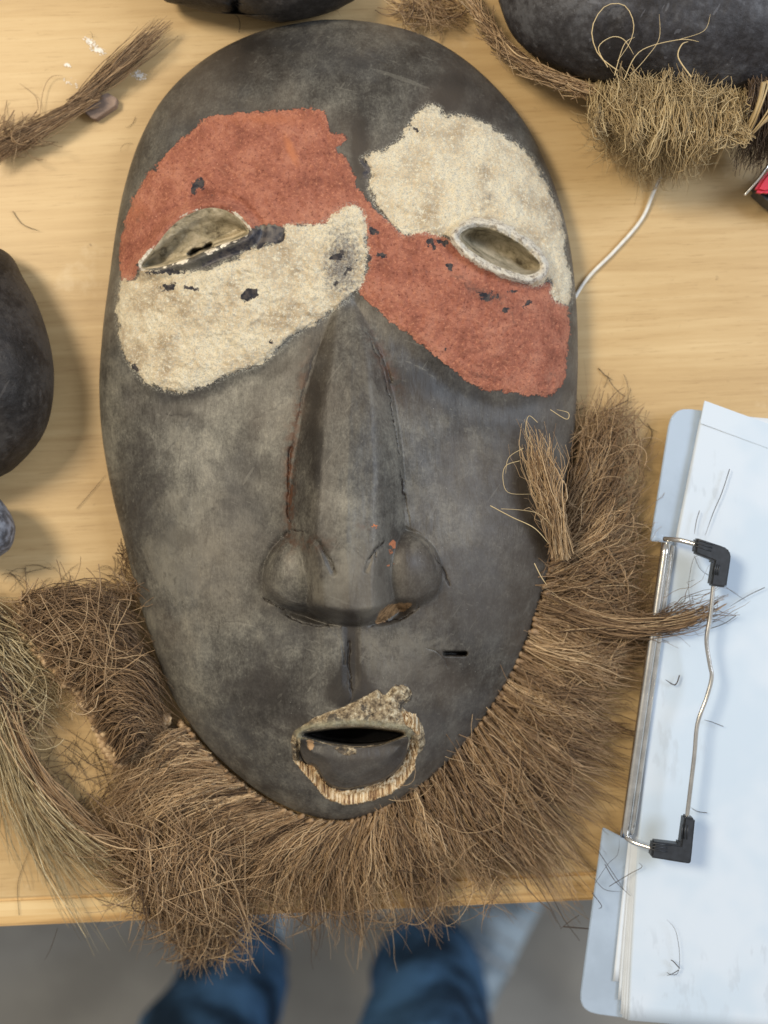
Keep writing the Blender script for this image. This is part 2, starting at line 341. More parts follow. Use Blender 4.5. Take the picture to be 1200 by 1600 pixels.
def lock(root, c1, c2, tip, n, sp0, sp1, z=(0.006, 0.012, 0.010, 0.004), zs=0.004, wg=6, m=11, lenvar=0.35, wave=0):
    """a lock of n strands along one cubic guide"""
    J = lambda p, s: np.stack([p[0]+rng.normal(0, s, n), p[1]+rng.normal(0, s, n)], 1)
    k = rng.normal(0, 1, (n, 2)); A = np.array(root)+rng.normal(0, sp0, (n, 2)); D = np.array(tip)+k*sp1
    B = np.array(c1)+k*(sp0*0.6+sp1*0.4)+rng.normal(0, sp1*0.15, (n, 2)); Cc = np.array(c2)+k*(sp1*0.8)+rng.normal(0, sp1*0.25, (n, 2))
    zr = rng.uniform(0, 1, n)
    zz = [np.clip(q+zs*(zr-0.3)+rng.normal(0, zs*0.15, n), 0.0008, None) for q in z]
    f = lambda q, zc: np.concatenate([q, zc[:, None]], 1)
    p = bez(f(A, zz[0]), f(B, zz[1]), f(Cc, zz[2]), f(D, zz[3]), 24)
    # cut to individual lengths
    L = rng.uniform(1-lenvar, 1.0, n); idx = np.linspace(0, 1, m)[None]*L[:, None]*23; i0 = np.clip(np.floor(idx).astype(int), 0, 22); fr = (idx-i0)[..., None]
    ar = np.arange(n)[:, None]; p = p[ar, i0]*(1-fr)+p[ar, i0+1]*fr
    if wave:
        d_ = np.array(tip, float)-np.array(root, float); d_ /= np.linalg.norm(d_)+1e-9; t_ = np.linspace(0, 1, m)[None]; ph = rng.uniform(0, 6.28); fq = rng.uniform(.7, 1.5)
        w_ = wave*np.sin(2*np.pi*fq*t_*L[:, None]+ph+rng.normal(0, .35, (n, 1)))*t_; p[..., 0] -= d_[1]*w_; p[..., 1] += d_[0]*w_
    p[..., 0] += wig(n, m, wg); p[..., 1] += wig(n, m, wg); p[..., 2] += np.abs(wig(n, m, 0.0008))
    return droop(p)
def tangle(cx, cy, rx, ry, n, L=(60, 160), z=(0.004, 0.02), m=12, head=None, hs=1.5, curl=0.16, ang=0):
    """wiry strands that wander"""
    a = rng.uniform(0, 2*np.pi, n); r = np.sqrt(rng.random(n)); x = r*np.cos(a)*rx; y = r*np.sin(a)*ry
    c, s = math.cos(R(ang)), math.sin(R(ang)); u = cx+x*c-y*s; v = cy+x*s+y*c
    h = rng.normal(head, hs, n) if head is not None else rng.uniform(0, 2*np.pi, n)
    k = rng.normal(0, curl, n); step = rng.uniform(*L, n)/m; p = np.zeros((n, m, 3)); zz = rng.uniform(*z, n)
    for j in range(m):
        p[:, j, 0] = u; p[:, j, 1] = v; p[:, j, 2] = zz
        u = u+np.cos(h)*step; v = v+np.sin(h)*step; h = h+k+rng.normal(0, curl*0.7, n); zz = np.clip(zz+rng.normal(0, 0.0008, n), 0.0008, 0.05)
    p[:, :, :2] -= (p[:, m//2, :2]-p[:, 0, :2])[:, None]
    return droop(p)
def curves(lists, z=0.004, m=20):
    out = []
    for q in lists:
        q = [(*a, z) if len(a) == 2 else a for a in q]; s = spline(q, 12, False); idx = np.linspace(0, len(s)-1, m); i0 = np.clip(idx.astype(int), 0, len(s)-2); fr = (idx-i0)[:, None]
        out.append(s[i0]*(1-fr)+s[i0+1]*fr)
    return np.array(out)
def tube_path(pts, rad, sides=10, closed_ends=True):
    """round bar along metres path -> verts, quads (ends pinched)"""
    p = np.asarray(pts, float); T = np.gradient(p, axis=0); T /= np.linalg.norm(T, axis=1, keepdims=True); up = np.array([0.1, 0.05, 1.0])
    B = np.cross(T, up); B /= np.linalg.norm(B, axis=1, keepdims=True); Nn = np.cross(B, T); rad = np.broadcast_to(rad, len(p)).copy()
    if closed_ends:
        p = np.concatenate([p[:1], p, p[-1:]]); B = np.concatenate([B[:1], B, B[-1:]]); Nn = np.concatenate([Nn[:1], Nn, Nn[-1:]]); rad = np.concatenate([[1e-5], rad, [1e-5]])
    a = np.linspace(0, 2*np.pi, sides, endpoint=False)
    v = (p[:, None]+rad[:, None, None]*(np.cos(a)[None, :, None]*B[:, None]+np.sin(a)[None, :, None]*Nn[:, None])).reshape(-1, 3)
    f = [[i*sides+k, i*sides+(k+1) % sides, (i+1)*sides+(k+1) % sides, (i+1)*sides+k] for i in range(len(p)-1) for k in range(sides)]
    return v, np.array(f)
def twisted(path_px, rad_px, pitch_px, strands=3, seg=3.0, fuzz=0):
    """cord of twisted plies along a path (px with z)"""
    s = spline([(*a, 0.006) if len(a) == 2 else a for a in path_px], 14, False); d = np.concatenate([[0], np.cumsum(np.linalg.norm(np.diff(s[:, :2], axis=0), axis=1))])
    n = max(8, int(d[-1]/seg)); q = np.stack([np.interp(np.linspace(0, d[-1], n), d, s[:, k]) for k in range(3)], 1); w = W(q); T = np.gradient(w, axis=0); T /= np.linalg.norm(T, axis=1, keepdims=True)
    B = np.cross(T, [0, 0, 1.0]); B /= np.linalg.norm(B, axis=1, keepdims=True); Nn = np.cross(B, T); mpp = V/1600; vv, ff, o = [], [], 0
    for k in range(strands):
        ph = np.linspace(0, d[-1]/pitch_px*2*np.pi, n)+k*2*np.pi/strands
        r = rad_px*mpp*0.52; pp = w+r*(np.cos(ph)[:, None]*B+np.sin(ph)[:, None]*Nn)
        v, f = tube_path(pp, rad_px*mpp*0.52*(1+0.12*np.sin(ph*3.1)), 7); vv.append(v); ff.append(f+o); o += len(v)
    v = np.concatenate(vv); return v, np.concatenate(ff), np.clip(0.5+0.3*np.sin(np.arange(len(v))*0.37)+rng.normal(0, 0.12, len(v)), 0, 1)

# ------------------------------------------------------------ carved shells (heightfields over an outline)
def row_grid(outline, nx, ny, pad=0.6):
    o = np.array(outline); v0, v1 = o[:, 1].min(), o[:, 1].max(); t = np.linspace(0, 1, ny)
    te = 0.5*(1-np.cos(np.pi*t)); te = 0.75*t+0.25*te; rows = v0+pad+(v1-v0-2*pad)*te
    L, Rr = [], []
    for y in rows:
        xs = []
        for i in range(len(o)):
            a, b = o[i], o[(i+1) % len(o)]
            if (a[1] > y) != (b[1] > y): xs.append(a[0]+(y-a[1])/(b[1]-a[1])*(b[0]-a[0]))
        L.append(min(xs)); Rr.append(max(xs))
    s = np.linspace(0, 1, nx); s = 0.8*s+0.2*0.5*(1-np.cos(np.pi*s)); L, Rr = np.array(L), np.array(Rr)
    return L[:, None]+(Rr-L)[:, None]*s[None], np.repeat(rows[:, None], nx, 1)
def polar_rho(u, v, outline, c):
    o = np.array(outline)-c; a = np.arctan2(o[:, 1], o[:, 0]); r = np.hypot(o[:, 0], o[:, 1]); k = np.argsort(a); a, r = a[k], r[k]
    a = np.concatenate([a-2*np.pi, a, a+2*np.pi]); r = np.tile(r, 3); th = np.arctan2(v-c[1], u-c[0])
    return np.clip(np.hypot(u-c[0], v-c[1])/np.interp(th, a, r), 0, 1)
def grid_faces(nx, ny):
    i = (np.arange(ny-1)[:, None]*nx+np.arange(nx-1)[None]).ravel()
    return np.stack([i, i+nx, i+nx+1, i+1], 1)
def border(nx, ny):
    return np.concatenate([np.arange(0, nx), np.arange(2*nx-1, nx*ny, nx), np.arange(nx*ny-2, nx*ny-nx-1, -1), np.arange(nx*(ny-2), 0, -nx)])
def skirt(verts, loop, zs, insets):
    c = verts[:, :2].mean(0); out, faces, base, prev = [], [], len(verts), loop; p = verts[loop]
    for z, ins in zip(zs, insets):
        q = p.copy(); d = q[:, :2]-c; q[:, :2] -= d/np.linalg.norm(d, axis=1, keepdims=True)*ins; q[:, 2] = z; out.append(q)
        cur = base+np.arange(len(loop)); n = len(loop); faces.append(np.stack([prev, cur, np.roll(cur, -1), np.roll(prev, -1)], 1)); prev = cur; base += n
    return np.concatenate(out), np.concatenate(faces)[:, ::-1]

# ================================================================= THE SETTING
table_c = P(600, 1422); TA = math.atan2(54, 1200)
fl = bpy.data.meshes.new('floor'); fl.from_pydata([(-4, -4, -0.85), (4, -4, -0.85), (4, 4, -0.85), (-4, 4, -0.85)], [], [(0, 1, 2, 3)]); fl.materials.append(CONC)
link(bpy.data.objects.new('floor', fl), kind='structure')

def box(name, lo, hi, mat, parent, bev=0.0, **kw):
    import bmesh
    bm = bmesh.new(); bmesh.ops.create_cube(bm, size=1)
    for v in bm.verts: v.co = Vector([lo[i]+(v.co[i]+0.5)*(hi[i]-lo[i]) for i in range(3)])
    if bev: bmesh.ops.bevel(bm, geom=bm.edges[:], offset=bev, segments=2, affect='EDGES')
    me = bpy.data.meshes.new(name); bm.to_mesh(me); bm.free(); me.materials.append(mat)
    return link(bpy.data.objects.new(name, me), parent, **kw)
tb = thing('table', table_c+Vector((0, 0, -0.85)), 'light wooden work table with a pine edge strip, everything lies on it', 'table')
tb.rotation_euler = (0, 0, TA)
box('table_top', (-0.9, 0.0148, 0.826), (0.9, 0.95, 0.85), TABLE, tb, 0.0004)
box('edge_strip', (-0.9, 0, 0.815), (0.9, 0.0144, 0.8498), PINE, tb, 0.0015)
box('apron', (-0.84, 0.03, 0.74), (0.84, 0.05, 0.825), PINE, tb)
for x in (-0.85, 0.79):
    for y in (0.03, 0.85): box('leg', (x, y+0.021, 0), (x+0.06, y+0.08, 0.825), PINE, tb, 0.002)

# ================================================================= THE PAINTED MASK
OUT = spline([(525, 30), (600, 38), (665, 57), (725, 92), (778, 140), (822, 195), (855, 260), (879, 330), (893, 400), (901, 480), (903, 560), (900, 640), (894, 705), (884, 770), (868, 845), (852, 910),
    (830, 980), (800, 1050), (760, 1115), (710, 1178), (655, 1228), (600, 1262), (540, 1281), (480, 1273), (420, 1246), (365, 1205), (315, 1155), (270, 1088), (240, 1010), (215, 930), (195, 850), (175, 770),
    (160, 685), (155, 605), (160, 520), (170, 440), (181, 360), (195, 290), (220, 215), (260, 147), (320, 92), (390, 55), (460, 37)], 10)
NX, NY = 500, 840
U, Vv = row_grid(OUT, NX, NY); u, v = U.ravel(), Vv.ravel()
RED1 = spline([(190, 438), (187, 400), (194, 350), (214, 300), (240, 262), (275, 225), (297, 206), (318, 187), (360, 178), (400, 175), (440, 172), (485, 170), (508, 178), (516, 205), (540, 212), (538, 224), (527, 234), (545, 255), (556, 285), (572, 312), (580, 345), (540, 352),
    (500, 354), (470, 353), (442, 354), (415, 352), (386, 357), (340, 370), (270, 398), (223, 414), (212, 438)], 4)
WH1 = spline([(189, 440), (214, 434), (224, 420), (260, 425), (300, 425), (340, 415), (375, 398), (405, 384), (438, 374), (447, 354), (480, 351), (505, 347), (528, 330), (548, 320), (565, 328), (572, 350), (571, 380), (576, 400), (570, 430), (560, 450),
    (545, 465), (520, 485), (490, 506), (458, 524), (430, 550), (400, 570), (360, 585), (320, 602), (280, 612), (240, 604), (215, 585), (195, 555), (186, 520), (183, 480)], 4)
WH2 = spline([(566, 250), (577, 241), (605, 233), (625, 215), (640, 195), (655, 174), (672, 164), (688, 170), (692, 180), (715, 180), (750, 190), (790, 214), (822, 236), (846, 270), (866, 310), (878, 350), (885, 400), (893, 440), (893, 470), (880, 475), (864, 465),
    (861, 440), (842, 446), (815, 443), (785, 432), (760, 420), (738, 405), (718, 388), (700, 372), (675, 366), (655, 362), (632, 368), (612, 347), (592, 327), (577, 297), (580, 270)], 4)
RED2 = spline([(566, 310), (590, 330), (632, 366), (655, 358), (690, 368), (720, 385), (745, 405), (790, 430), (830, 443), (860, 440), (866, 466), (885, 478), (889, 510), (886, 550), (880, 590), (867, 615), (830, 618), (790, 613), (752, 608), (725, 590), (690, 566), (650, 532), (610, 502),
    (575, 470), (560, 450), (570, 430), (575, 400), (571, 360)], 4)
sdr1, sdr2, sdw1, sdw2 = sd(u, v, RED1), sd(u, v, RED2), sd(u, v, WH1), sd(u, v, WH2)
EYE1 = spline([(222, 416), (243, 387), (265, 359), (290, 339), (320, 327), (347, 328), (370, 340), (384, 355), (387, 364), (370, 373), (345, 381), (322, 390), (298, 401), (270, 410), (245, 417)], 5)
EYE2 = spline([(719, 369), (733, 358), (755, 356), (782, 364), (812, 382), (833, 400), (843, 415), (838, 424), (820, 428), (795, 421), (768, 410), (744, 396), (727, 382)], 5)
MOUTH = spline([(473, 1147), (510, 1139), (555, 1136), (600, 1139), (632, 1146), (614, 1157), (580, 1163), (545, 1164), (506, 1158)], 5)
PLUG = spline([(468, 1152), (505, 1159), (545, 1165), (590, 1163), (636, 1149), (638, 1170), (628, 1195), (600, 1219), (555, 1233), (524, 1232), (505, 1219), (492, 1199), (476, 1192), (467, 1172)], 4)
BAND = spline([(456, 1158), (457, 1185), (466, 1198), (486, 1221), (511, 1247), (542, 1258), (576, 1252), (612, 1240), (640, 1214), (650, 1188), (646, 1155), (560, 1150), (480, 1150)], 4)
CRUST = spline([(455, 1163), (459, 1144), (474, 1133), (506, 1115), (545, 1101), (574, 1086), (590, 1078), (601, 1086), (618, 1070), (638, 1074), (643, 1092), (630, 1106), (652, 1122), (663, 1145), (662, 1168), (651, 1178), (645, 1158), (625, 1146), (555, 1138), (500, 1143), (472, 1150), (466, 1190), (458, 1185)], 4)
NOSE = spline([(540, 480), (570, 520), (600, 590), (625, 690), (636, 790), (642, 826), (675, 850), (690, 890), (688, 925), (655, 945), (620, 975), (545, 975), (480, 968), (425, 945), (408, 925), (415, 880), (440, 835), (455, 820), (456, 740), (468, 640), (505, 540)], 4)
sde1, sde2, sdm, sdp, sdb, sdc = [sd(u, v, q) for q in (EYE1, EYE2, MOUTH, PLUG, BAND, CRUST)]
sdn = sd(u, v, NOSE)
rho = polar_rho(u, v, OUT, np.array([530.0, 640.0]))
mm = 0.001
z = 10+44*np.maximum(1-rho**2.5, 0)**0.62
z += 5*gau(u, v, 540, 190, 230, 110)                               # forehead
z += 6*gau(u, v, 320, 375, 105, 55, -18)+6*gau(u, v, 790, 398, 105, 58, 26)      # eye mounds
z += 4.0*gau(u, v, 300, 470, 120, 60, -22)+4.0*gau(u, v, 770, 510, 130, 60, 22)
z -= 6*gau(u, v, 345, 690, 75, 110, 12)+6*gau(u, v, 735, 720, 75, 110, -10)      # hollow cheeks
brow = dline(u, v, spline([(215, 620), (300, 625), (400, 585), (470, 530), (545, 480)], 5, False)); z -= 2.0*np.exp(-(brow/22)**2)
brow = dline(u, v, spline([(560, 480), (640, 550), (720, 615), (800, 635), (880, 620)], 5, False)); z -= 1.6*np.exp(-(brow/22)**2)
z += 7*gau(u, v, 555, 1150, 105, 70)+2*gau(u, v, 560, 1050, 60, 60)
base = z.copy()
# nose: bridge and two wings, welded with a crease
def sinterp(x, xs, ys, w=14):
    g = np.arange(400, 1050.0); k = np.exp(-0.5*(np.arange(-40, 41)/w)**2); k /= k.sum(); y = np.interp(g, xs, ys); y = np.convolve(np.pad(y, 40, 'edge'), k, 'valid'); return np.interp(x, g, y)
vy = [470, 500, 560, 620, 720, 830, 900, 940, 975]
cx_ = sinterp(v, vy, [541, 542, 545, 541, 543, 546, 548, 549, 549]); wd = sinterp(v, vy, [14, 30, 53, 70, 86, 93, 84, 78, 74])
botv = 976-24*np.clip(np.abs(u-550)/95, 0, 1.3)**2
hh_ = sinterp(v, [440, 480, 560, 620, 720, 830, 900, 1000], [0, 2, 9, 13, 18, 23, 25, 25])*sstep(3, -26, v-botv)**0.6
tt = np.clip(np.abs(u-cx_-5*np.sin((v-500)/80)-2.5*fbm(u, v, 50, 77))/wd, 0, 1.15)
tb_ = np.clip(tt, 0, 1); plane = np.where(u > cx_, 0.10*sstep(0.15, 0.75, tb_)*(1-tb_), -0.04*sstep(.1, .6, tb_)*(1-tb_))
pa, pb = (1-tb_)/0.50, 1.0-0.16*tb_; hb_ = np.clip(0.5+0.5*(pb-pa)/0.22, 0, 1); bridge = hh_*(pb*(1-hb_)+pa*hb_-0.22*hb_*(1-hb_))
bridge = np.where(tt >= 1, 0, np.maximum(bridge, 0))
def ala(cx, cy, rx, ry, ang, h):
    x, y = rot(u, v, cx, cy, rx, ry, ang); r2 = x*x+y*y; return h*np.maximum(1-r2, 0)**0.62
wings = np.maximum(ala(466, 900, 55, 66, 10, 11.5), ala(637, 892, 53, 62, -12, 11.5))*sstep(4, -14, v-botv)**.6
kk = 1.6; hb = np.clip(0.5+0.5*(wings-bridge)/kk, 0, 1); nz = wings*hb+bridge*(1-hb)+kk*hb*(1-hb)*np.clip(np.maximum(wings, bridge)/4, 0, 1)
z = base+nz
for pl, dp, ww in (([(447, 836), (462, 832), (485, 838), (505, 860), (521, 895)], 1.3, 4), ([(685, 900), (678, 875), (668, 855), (645, 833), (632, 826)], 1.0, 3), ([(572, 892), (585, 865), (605, 848)], .9, 3),
                   ([(420, 940), (408, 925), (416, 880), (438, 842)], .8, 6)):
    d = dline(u, v, spline(pl, 5, False)); z -= dp*np.exp(-(d/ww)**2)
# nostrils, philtrum
x, y = rot(u, v, 490, 961, 52, 13, 11); z -= 5.5*sstep(1.25, 0.3, np.hypot(x, y))
x, y = rot(u, v, 612, 957, 40, 15, -20); z -= 7*sstep(1.25, 0.3, np.hypot(x, y))
z -= 1.3*sstep(17, 5, np.abs(u-549))*sstep(968, 976, v)*sstep(1095, 1050, v)
# eye sockets
asym = np.clip((v-(417-(u-222)*0.33)+34)/34, 0.0, 1); wall1 = (5+9*asym)*sstep(0, 5+16*(1-asym), sde1)+3*sstep(10, 24, sde1); wall2 = 10*sstep(0, 9, sde2)+4*sstep(6, 20, sde2)
z -= np.where(sde1 > 0, wall1, 0)+np.where(sde2 > 0, wall2, 0)
SLIT = dline(u+4*fbm(u, v, 12, 55, 3), v+4*fbm(u, v, 12, 56, 3), [(299, 399), (312, 391), (329, 384)])*(1+.5*vnoise(u, v, 9, 57)); z -= 9*sstep(6, 2, SLIT)
lid1 = np.exp(-((sde1+7)/6.0)**2); lid2 = np.exp(-((sde2+9)/7.5)**2); z += np.where(sde1 < 4, 2.2*lid1, 0)+np.where(sde2 < 4, 4.5*lid2, 0)
z -= 2.0*np.exp(-((sde1+22)/7.0)**2)+1.3*np.exp(-((sde2+24)/8.0)**2)
# mouth: cut ring, standing plug of the lower lip, crusted upper lip, opening
ring = (sdb > 0)&(sdp < 0); z -= np.where(sdb > 0, 3.6*sstep(0, 16, sdb), 0)
z += np.where(sdp > 0, (6.0+4.0*sstep(0, 26, sdp))*sstep(0, 3.5, sdp), 0)
up = np.where((v < 1152) | (sdc > 0), 1, 0)
z += np.where(sdc > 0, 2.6*sstep(0, 9, sdc)+1.6*fbm(u, v, 18, 5), 0)
z -= 42*sstep(-1.0, 4.5, sdm)
d = dline(u, v, [(696, 1021), (727, 1021)]); z -= 8*sstep(4.5, 1.2, d)
# cracks
cr = np.zeros_like(u)
CR = [([(455, 700), (452, 740), (450, 790), (455, 818)], 2.2, .9), ([(520, 500), (490, 560), (474, 620), (462, 680), (455, 710)], 2.0, .55), ([(566, 510), (585, 545), (600, 585), (612, 640), (623, 700), (630, 760), (635, 800), (640, 826)], 1.6, .8),
    ([(592, 545), (604, 575), (612, 598)], 2.6, .8), ([(629, 822), (650, 832), (668, 848), (682, 875), (695, 900), (703, 915)], 1.5, .75), ([(447, 834), (462, 830), (485, 838), (505, 858), (518, 880), (522, 895)], 1.5, .7), ([(572, 893), (580, 868), (600, 850), (604, 842)], 1.6, .9), ([(588, 880), (584, 862)], 1.4, .7),
    ([(408, 925), (416, 880), (438, 842)], 2.2, .5), ([(412, 935), (445, 952)], 1.8, .8), ([(445, 962), (480, 977), (515, 977), (545, 972)], 2.0, .7), ([(575, 985), (590, 975), (630, 965), (655, 950)], 1.9, .9), ([(515, 978), (530, 1000), (540, 1040)], 1.5, .6), ([(562, 965), (560, 985)], 1.8, .8),
    ([(547, 1000), (546, 1040), (549, 1085), (546, 1097)], 2.0, .8), ([(668, 1013), (690, 1024), (698, 1042)], 1.3, .55), ([(298, 655), (265, 705), (205, 800)], 3.0, .38), ([(232, 660), (262, 650), (298, 652)], 2.4, .4), ([(370, 80), (366, 130), (372, 175)], 2.2, .4), ([(555, 78), (585, 90), (610, 105)], 3, .45),
    ([(330, 975), (375, 973), (400, 978)], 1.4, .45), ([(395, 660), (425, 640), (440, 630)], 1.6, .35), ([(696, 1021), (727, 1021)], 3.2, 1.0), ([(640, 1150), (641, 1170), (632, 1192), (605, 1218), (558, 1233), (524, 1232), (504, 1218), (490, 1198), (478, 1196), (466, 1174), (469, 1152)], 1.4, 1.0)]
for pl, ww, a in CR:
    q = np.array(pl, float); m_ = (u > q[:, 0].min()-15) & (u < q[:, 0].max()+15) & (v > q[:, 1].min()-15) & (v < q[:, 1].max()+15)
    d = dline(u[m_]+5*fbm(u[m_], v[m_], 16, 3, 3), v[m_]+5*fbm(u[m_], v[m_], 16, 4, 3), spline(pl, 4, False)); cr[m_] = np.maximum(cr[m_], a*np.exp(-(d/(ww*(1.0+1.1*vnoise(u[m_], v[m_], 22, 5))))**2)*np.clip(1.0+1.3*vnoise(u[m_], v[m_], 26, 6), 0.2, 1))
z -= 1.1*np.clip(cr-.45, 0, 1)/.55
# paint thickness and crust, hand-carved unevenness
pt = np.maximum(np.maximum(sdr1, sdr2), np.maximum(sdw1, sdw2)); eye = np.maximum(sde1, sde2)
body = sstep(-2, 7, pt)*(eye < 1); white = sstep(-2, 5, np.maximum(sdw1, sdw2))*(eye < 1)
z += body*(0.5+0.9*fbm(u, v, 30, 11)+0.8*fbm(u, v, 7, 21, 3))+white*(0.6+1.3*fbm(u, v, 38, 31)+0.85*fbm(u, v, 8, 41, 3))
z += 0.9*fbm(u, v, 120, 51, 3)+0.35*fbm(u, v*0.5, 22, 61, 3)*(1-body)
z += sstep(0, 6, sde1)*0.9*fbm(u, v, 24, 71)+sstep(0, 6, sde2)*1.2*fbm(u, v, 22, 81)
z = np.maximum(z, 1.0)*mm
# tone map of smoke, grease and dust, plus painted nose and brow shade and highlights
tone = np.zeros_like(u)
for g in [(342, 700, 22, 75, 20, .55), (300, 720, 22, 60, 22, .3), (432, 680, 17, 55, 14, .6), (705, 690, 34, 60, -15, .4), (690, 790, 26, 50, -15, .35), (352, 930, 55, 55, 0, .45), (430, 1000, 75, 32, 0, .4), (330, 1000, 50, 40, 20, .25), (630, 1005, 60, 25, 5, .35), (255, 870, 30, 90, 0, .1), (545, 830, 14, 60, 0, .4),
          (605, 650, 10, 60, -12, .4), (620, 740, 6, 50, -8, .45), (420, 545, 40, 18, -35, .45), (540, 520, 14, 30, 0, .35), (460, 900, 22, 30, 0, .3), (420, 150, 60, 35, 0, .1), (600, 140, 60, 45, 0, .15), (250, 190, 25, 60, 35, .15), (250, 900, 14, 160, 12, .15), (540, 1255, 130, 10, 0, .3), (345, 1130, 16, 90, -35, .2), (760, 1080, 18, 90, 33, .12), (180, 560, 10, 150, 0, .2), (335, 850, 24, 20, 0, .2)]:
    tone += g[5]*gau(u, v, *g[:5])
for g in [(432, 1095, 45, 38, 0, .5), (548, 1078, 24, 22, 0, 1.0), (549, 1000, 9, 30, 0, 1.3), (549, 1055, 9, 30, 0, 1.2), (700, 615, 60, 22, 25, .3), (255, 640, 45, 18, 0, .5), (300, 655, 20, 14, 0, .4), (560, 235, 14, 60, 0, .75), (700, 150, 14, 22, 25, .5), (490, 640, 11, 70, 4, .45), (505, 760, 14, 70, 0, .45), (385, 690, 14, 60, 12, .35), (400, 800, 40, 40, 0, .25), (480, 560, 12, 50, 10, .3),
          (655, 610, 25, 60, -25, .35), (640, 1100, 55, 30, 0, .3), (500, 960, 40, 12, 10, .6), (400, 900, 8, 40, 10, .3), (770, 640, 60, 40, 0, .25), (330, 120, 90, 45, -30, .3), (500, 90, 160, 40, 0, .35), (740, 170, 90, 50, 45, .35), (800, 900, 60, 160, 15, .3), (780, 760, 50, 90, 0, .2), (720, 1000, 80, 80, 0, .12), (420, 1180, 70, 50, 0, .15)]:
    tone -= g[5]*gau(u, v, *g[:5])
tone += 0.22*fbm(u, v, 60, 91)+np.where(sdp > 0, -0.25, 0)
rust = np.clip(1.0*gau(u, v, 452, 760, 6, 60)+0.9*gau(u, v, 466, 640, 5, 55, 8)+0.7*gau(u, v, 602, 570, 8, 36, -24)+.5*gau(u, v, 480, 850, 30, 8)+0.5*gau(u, v, 575, 822, 12, 4), 0, 1)
orange = np.clip(sstep(1, .7, np.hypot(*rot(u, v, 612, 855, 7, 14, 15)))*(vnoise(u, v, 5, 7) > -.15)+sstep(1, .7, np.hypot(*rot(u, v, 606, 884, 12, 7, -10)))*(vnoise(u, v, 4, 8) > 0)+sstep(1, .6, np.hypot(*rot(u, v, 585, 822, 10, 4, 20)))*(vnoise(u, v, 4, 9) > -.1), 0, 1)
orp = np.clip(.75*sstep(1, .2, np.hypot(*rot(u, v, 455, 235, 10, 36, -22)))+.4*gau(u, v, 420, 186, 40, 6)+.35*gau(u, v, 215, 330, 10, 10), 0, 1)
rub = np.clip(.75*gau(u, v, 535, 410, 32, 60, 0)*(v < 500)+.5*gau(u, v, 770, 465, 45, 12, 15)+.4*gau(u, v, 715, 430, 30, 10, 30)+.35*gau(u, v, 725, 545, 40, 8, 15)+.45*gau(u, v, 750, 585, 35, 7, 5)+.3*gau(u, v, 860, 560, 10, 40)+.35*gau(u, v, 260, 545, 40, 8, 15)+.25*gau(u, v, 385, 320, 30, 8)+.45*gau(u, v, 765, 310, 20, 14, 40)+.5*gau(u, v, 672, 170, 18, 12)
              + .35*gau(u, v, 275, 470, 55, 9, 20)+.3*gau(u, v, 840, 590, 50, 9, -5), 0, 1)
sdchip = np.full_like(u, -20.0); wu, wv_ = 11*fbm(u, v, 14, 101, 3), 11*fbm(u, v, 14, 102, 3)
for cx, cy, rx, ry, an in [(309, 290, 7, 12, 0), (388, 461, 11, 15, 35), (402, 372, 30, 14, -12), (428, 366, 15, 14, 0), (355, 398, 40, 8, -20), (262, 425, 30, 4, -2), (262, 448, 12, 4, -10), (300, 448, 6, 4, 0), (582, 364, 6, 8, -20), (595, 398, 10, 6, -10), (577, 402, 12, 2.5, 0), (673, 381, 7, 7, 20), (692, 379, 7, 5, 0), (702, 414, 7, 6, 0), (760, 461, 17, 5, 15), (790, 480, 7, 5, 0),
                           (827, 475, 8, 4, -15), (803, 452, 6, 4, 0), (699, 549, 4, 3, 0), (244, 260, 5, 5, 0), (425, 529, 5, 4, 0), (653, 203, 5, 3, 0), (530, 398, 14, 4, -15), (545, 425, 10, 5, -20), (525, 440, 6, 4, 0), (215, 575, 10, 5, 40), (573, 265, 5, 14, 0), (660, 1140, 1, 1, 0), (330, 308, 2, 2, 0), (222, 416, 9, 7, 0)]:
    x, y = rot(u+wu, v+wv_, cx, cy, rx, ry, an); sdchip = np.maximum(sdchip, (1-np.hypot(x, y))*min(rx, ry))
sdsock = np.maximum(sde1, sde2); sdlid = np.maximum(np.where(sde1 > -12, 4.5-np.abs(sde1+3.5)-5.2+9*fbm(u, v, 22, 99), -20), np.where(sde2 > -20, 8.0-np.abs(sde2+7.5)-0.2+5*fbm(u, v, 20, 98), -20))
ledge = np.exp(-((sdm+7)/5.0)**2)*(v < 1156)*(sdm > -16)
sdbare = np.where(sdp > -60, np.minimum(sdb, -sdp-0.5), -20)
sdbare = np.minimum(sdbare, np.where(u < 560, (v-1188)*0.8, (v-1150)*0.8)); sdbare = np.minimum(sdbare, -sdm-2); tb2 = sd(u, v, [(627, 1110), (650, 1115), (658, 1140), (655, 1150), (632, 1130)]); sdbare = np.maximum(sdbare, tb2)
sdtan = sd(u, v, spline([(586, 973), (594, 955), (612, 944), (643, 943), (634, 953), (614, 962), (600, 972)], 4)); sdtan = np.maximum(sdtan, (1-np.hypot(*rot(u, v, 485, 1163, 6, 9, 0)))*6)
hole_shade = np.maximum(np.maximum(sstep(1.0, 3.2, sdm), sstep(3.0, 1.2, SLIT)), sstep(2.6, 1.2, dline(u, v, [(698, 1021), (725, 1021)])))
crust_sd = np.maximum(sdc, np.maximum((1-np.hypot(*rot(u, v, 540, 1172, 16, 7, 10)))*7, np.where(sdp > 0, 3.0-np.abs(sdp-1.0), -20)*0+np.where((sdp > 0) & (v < 1172), 2.2-sdp, -20)))
sd_red = np.maximum(sdr1, sdr2); sd_white = np.maximum(sdw1, sdw2)
allattr = dict(sd_red=sd_red, sd_white=sd_white, sd_chip=sdchip, sd_socket=sdsock, sd_lid=sdlid, sd_bare=sdbare, sd_crust=crust_sd, sd_tan=sdtan, ledge=ledge, hole_shade=hole_shade, tone=tone, crack=cr, rust=rust, orange=np.maximum(orange, orp), rub=rub)
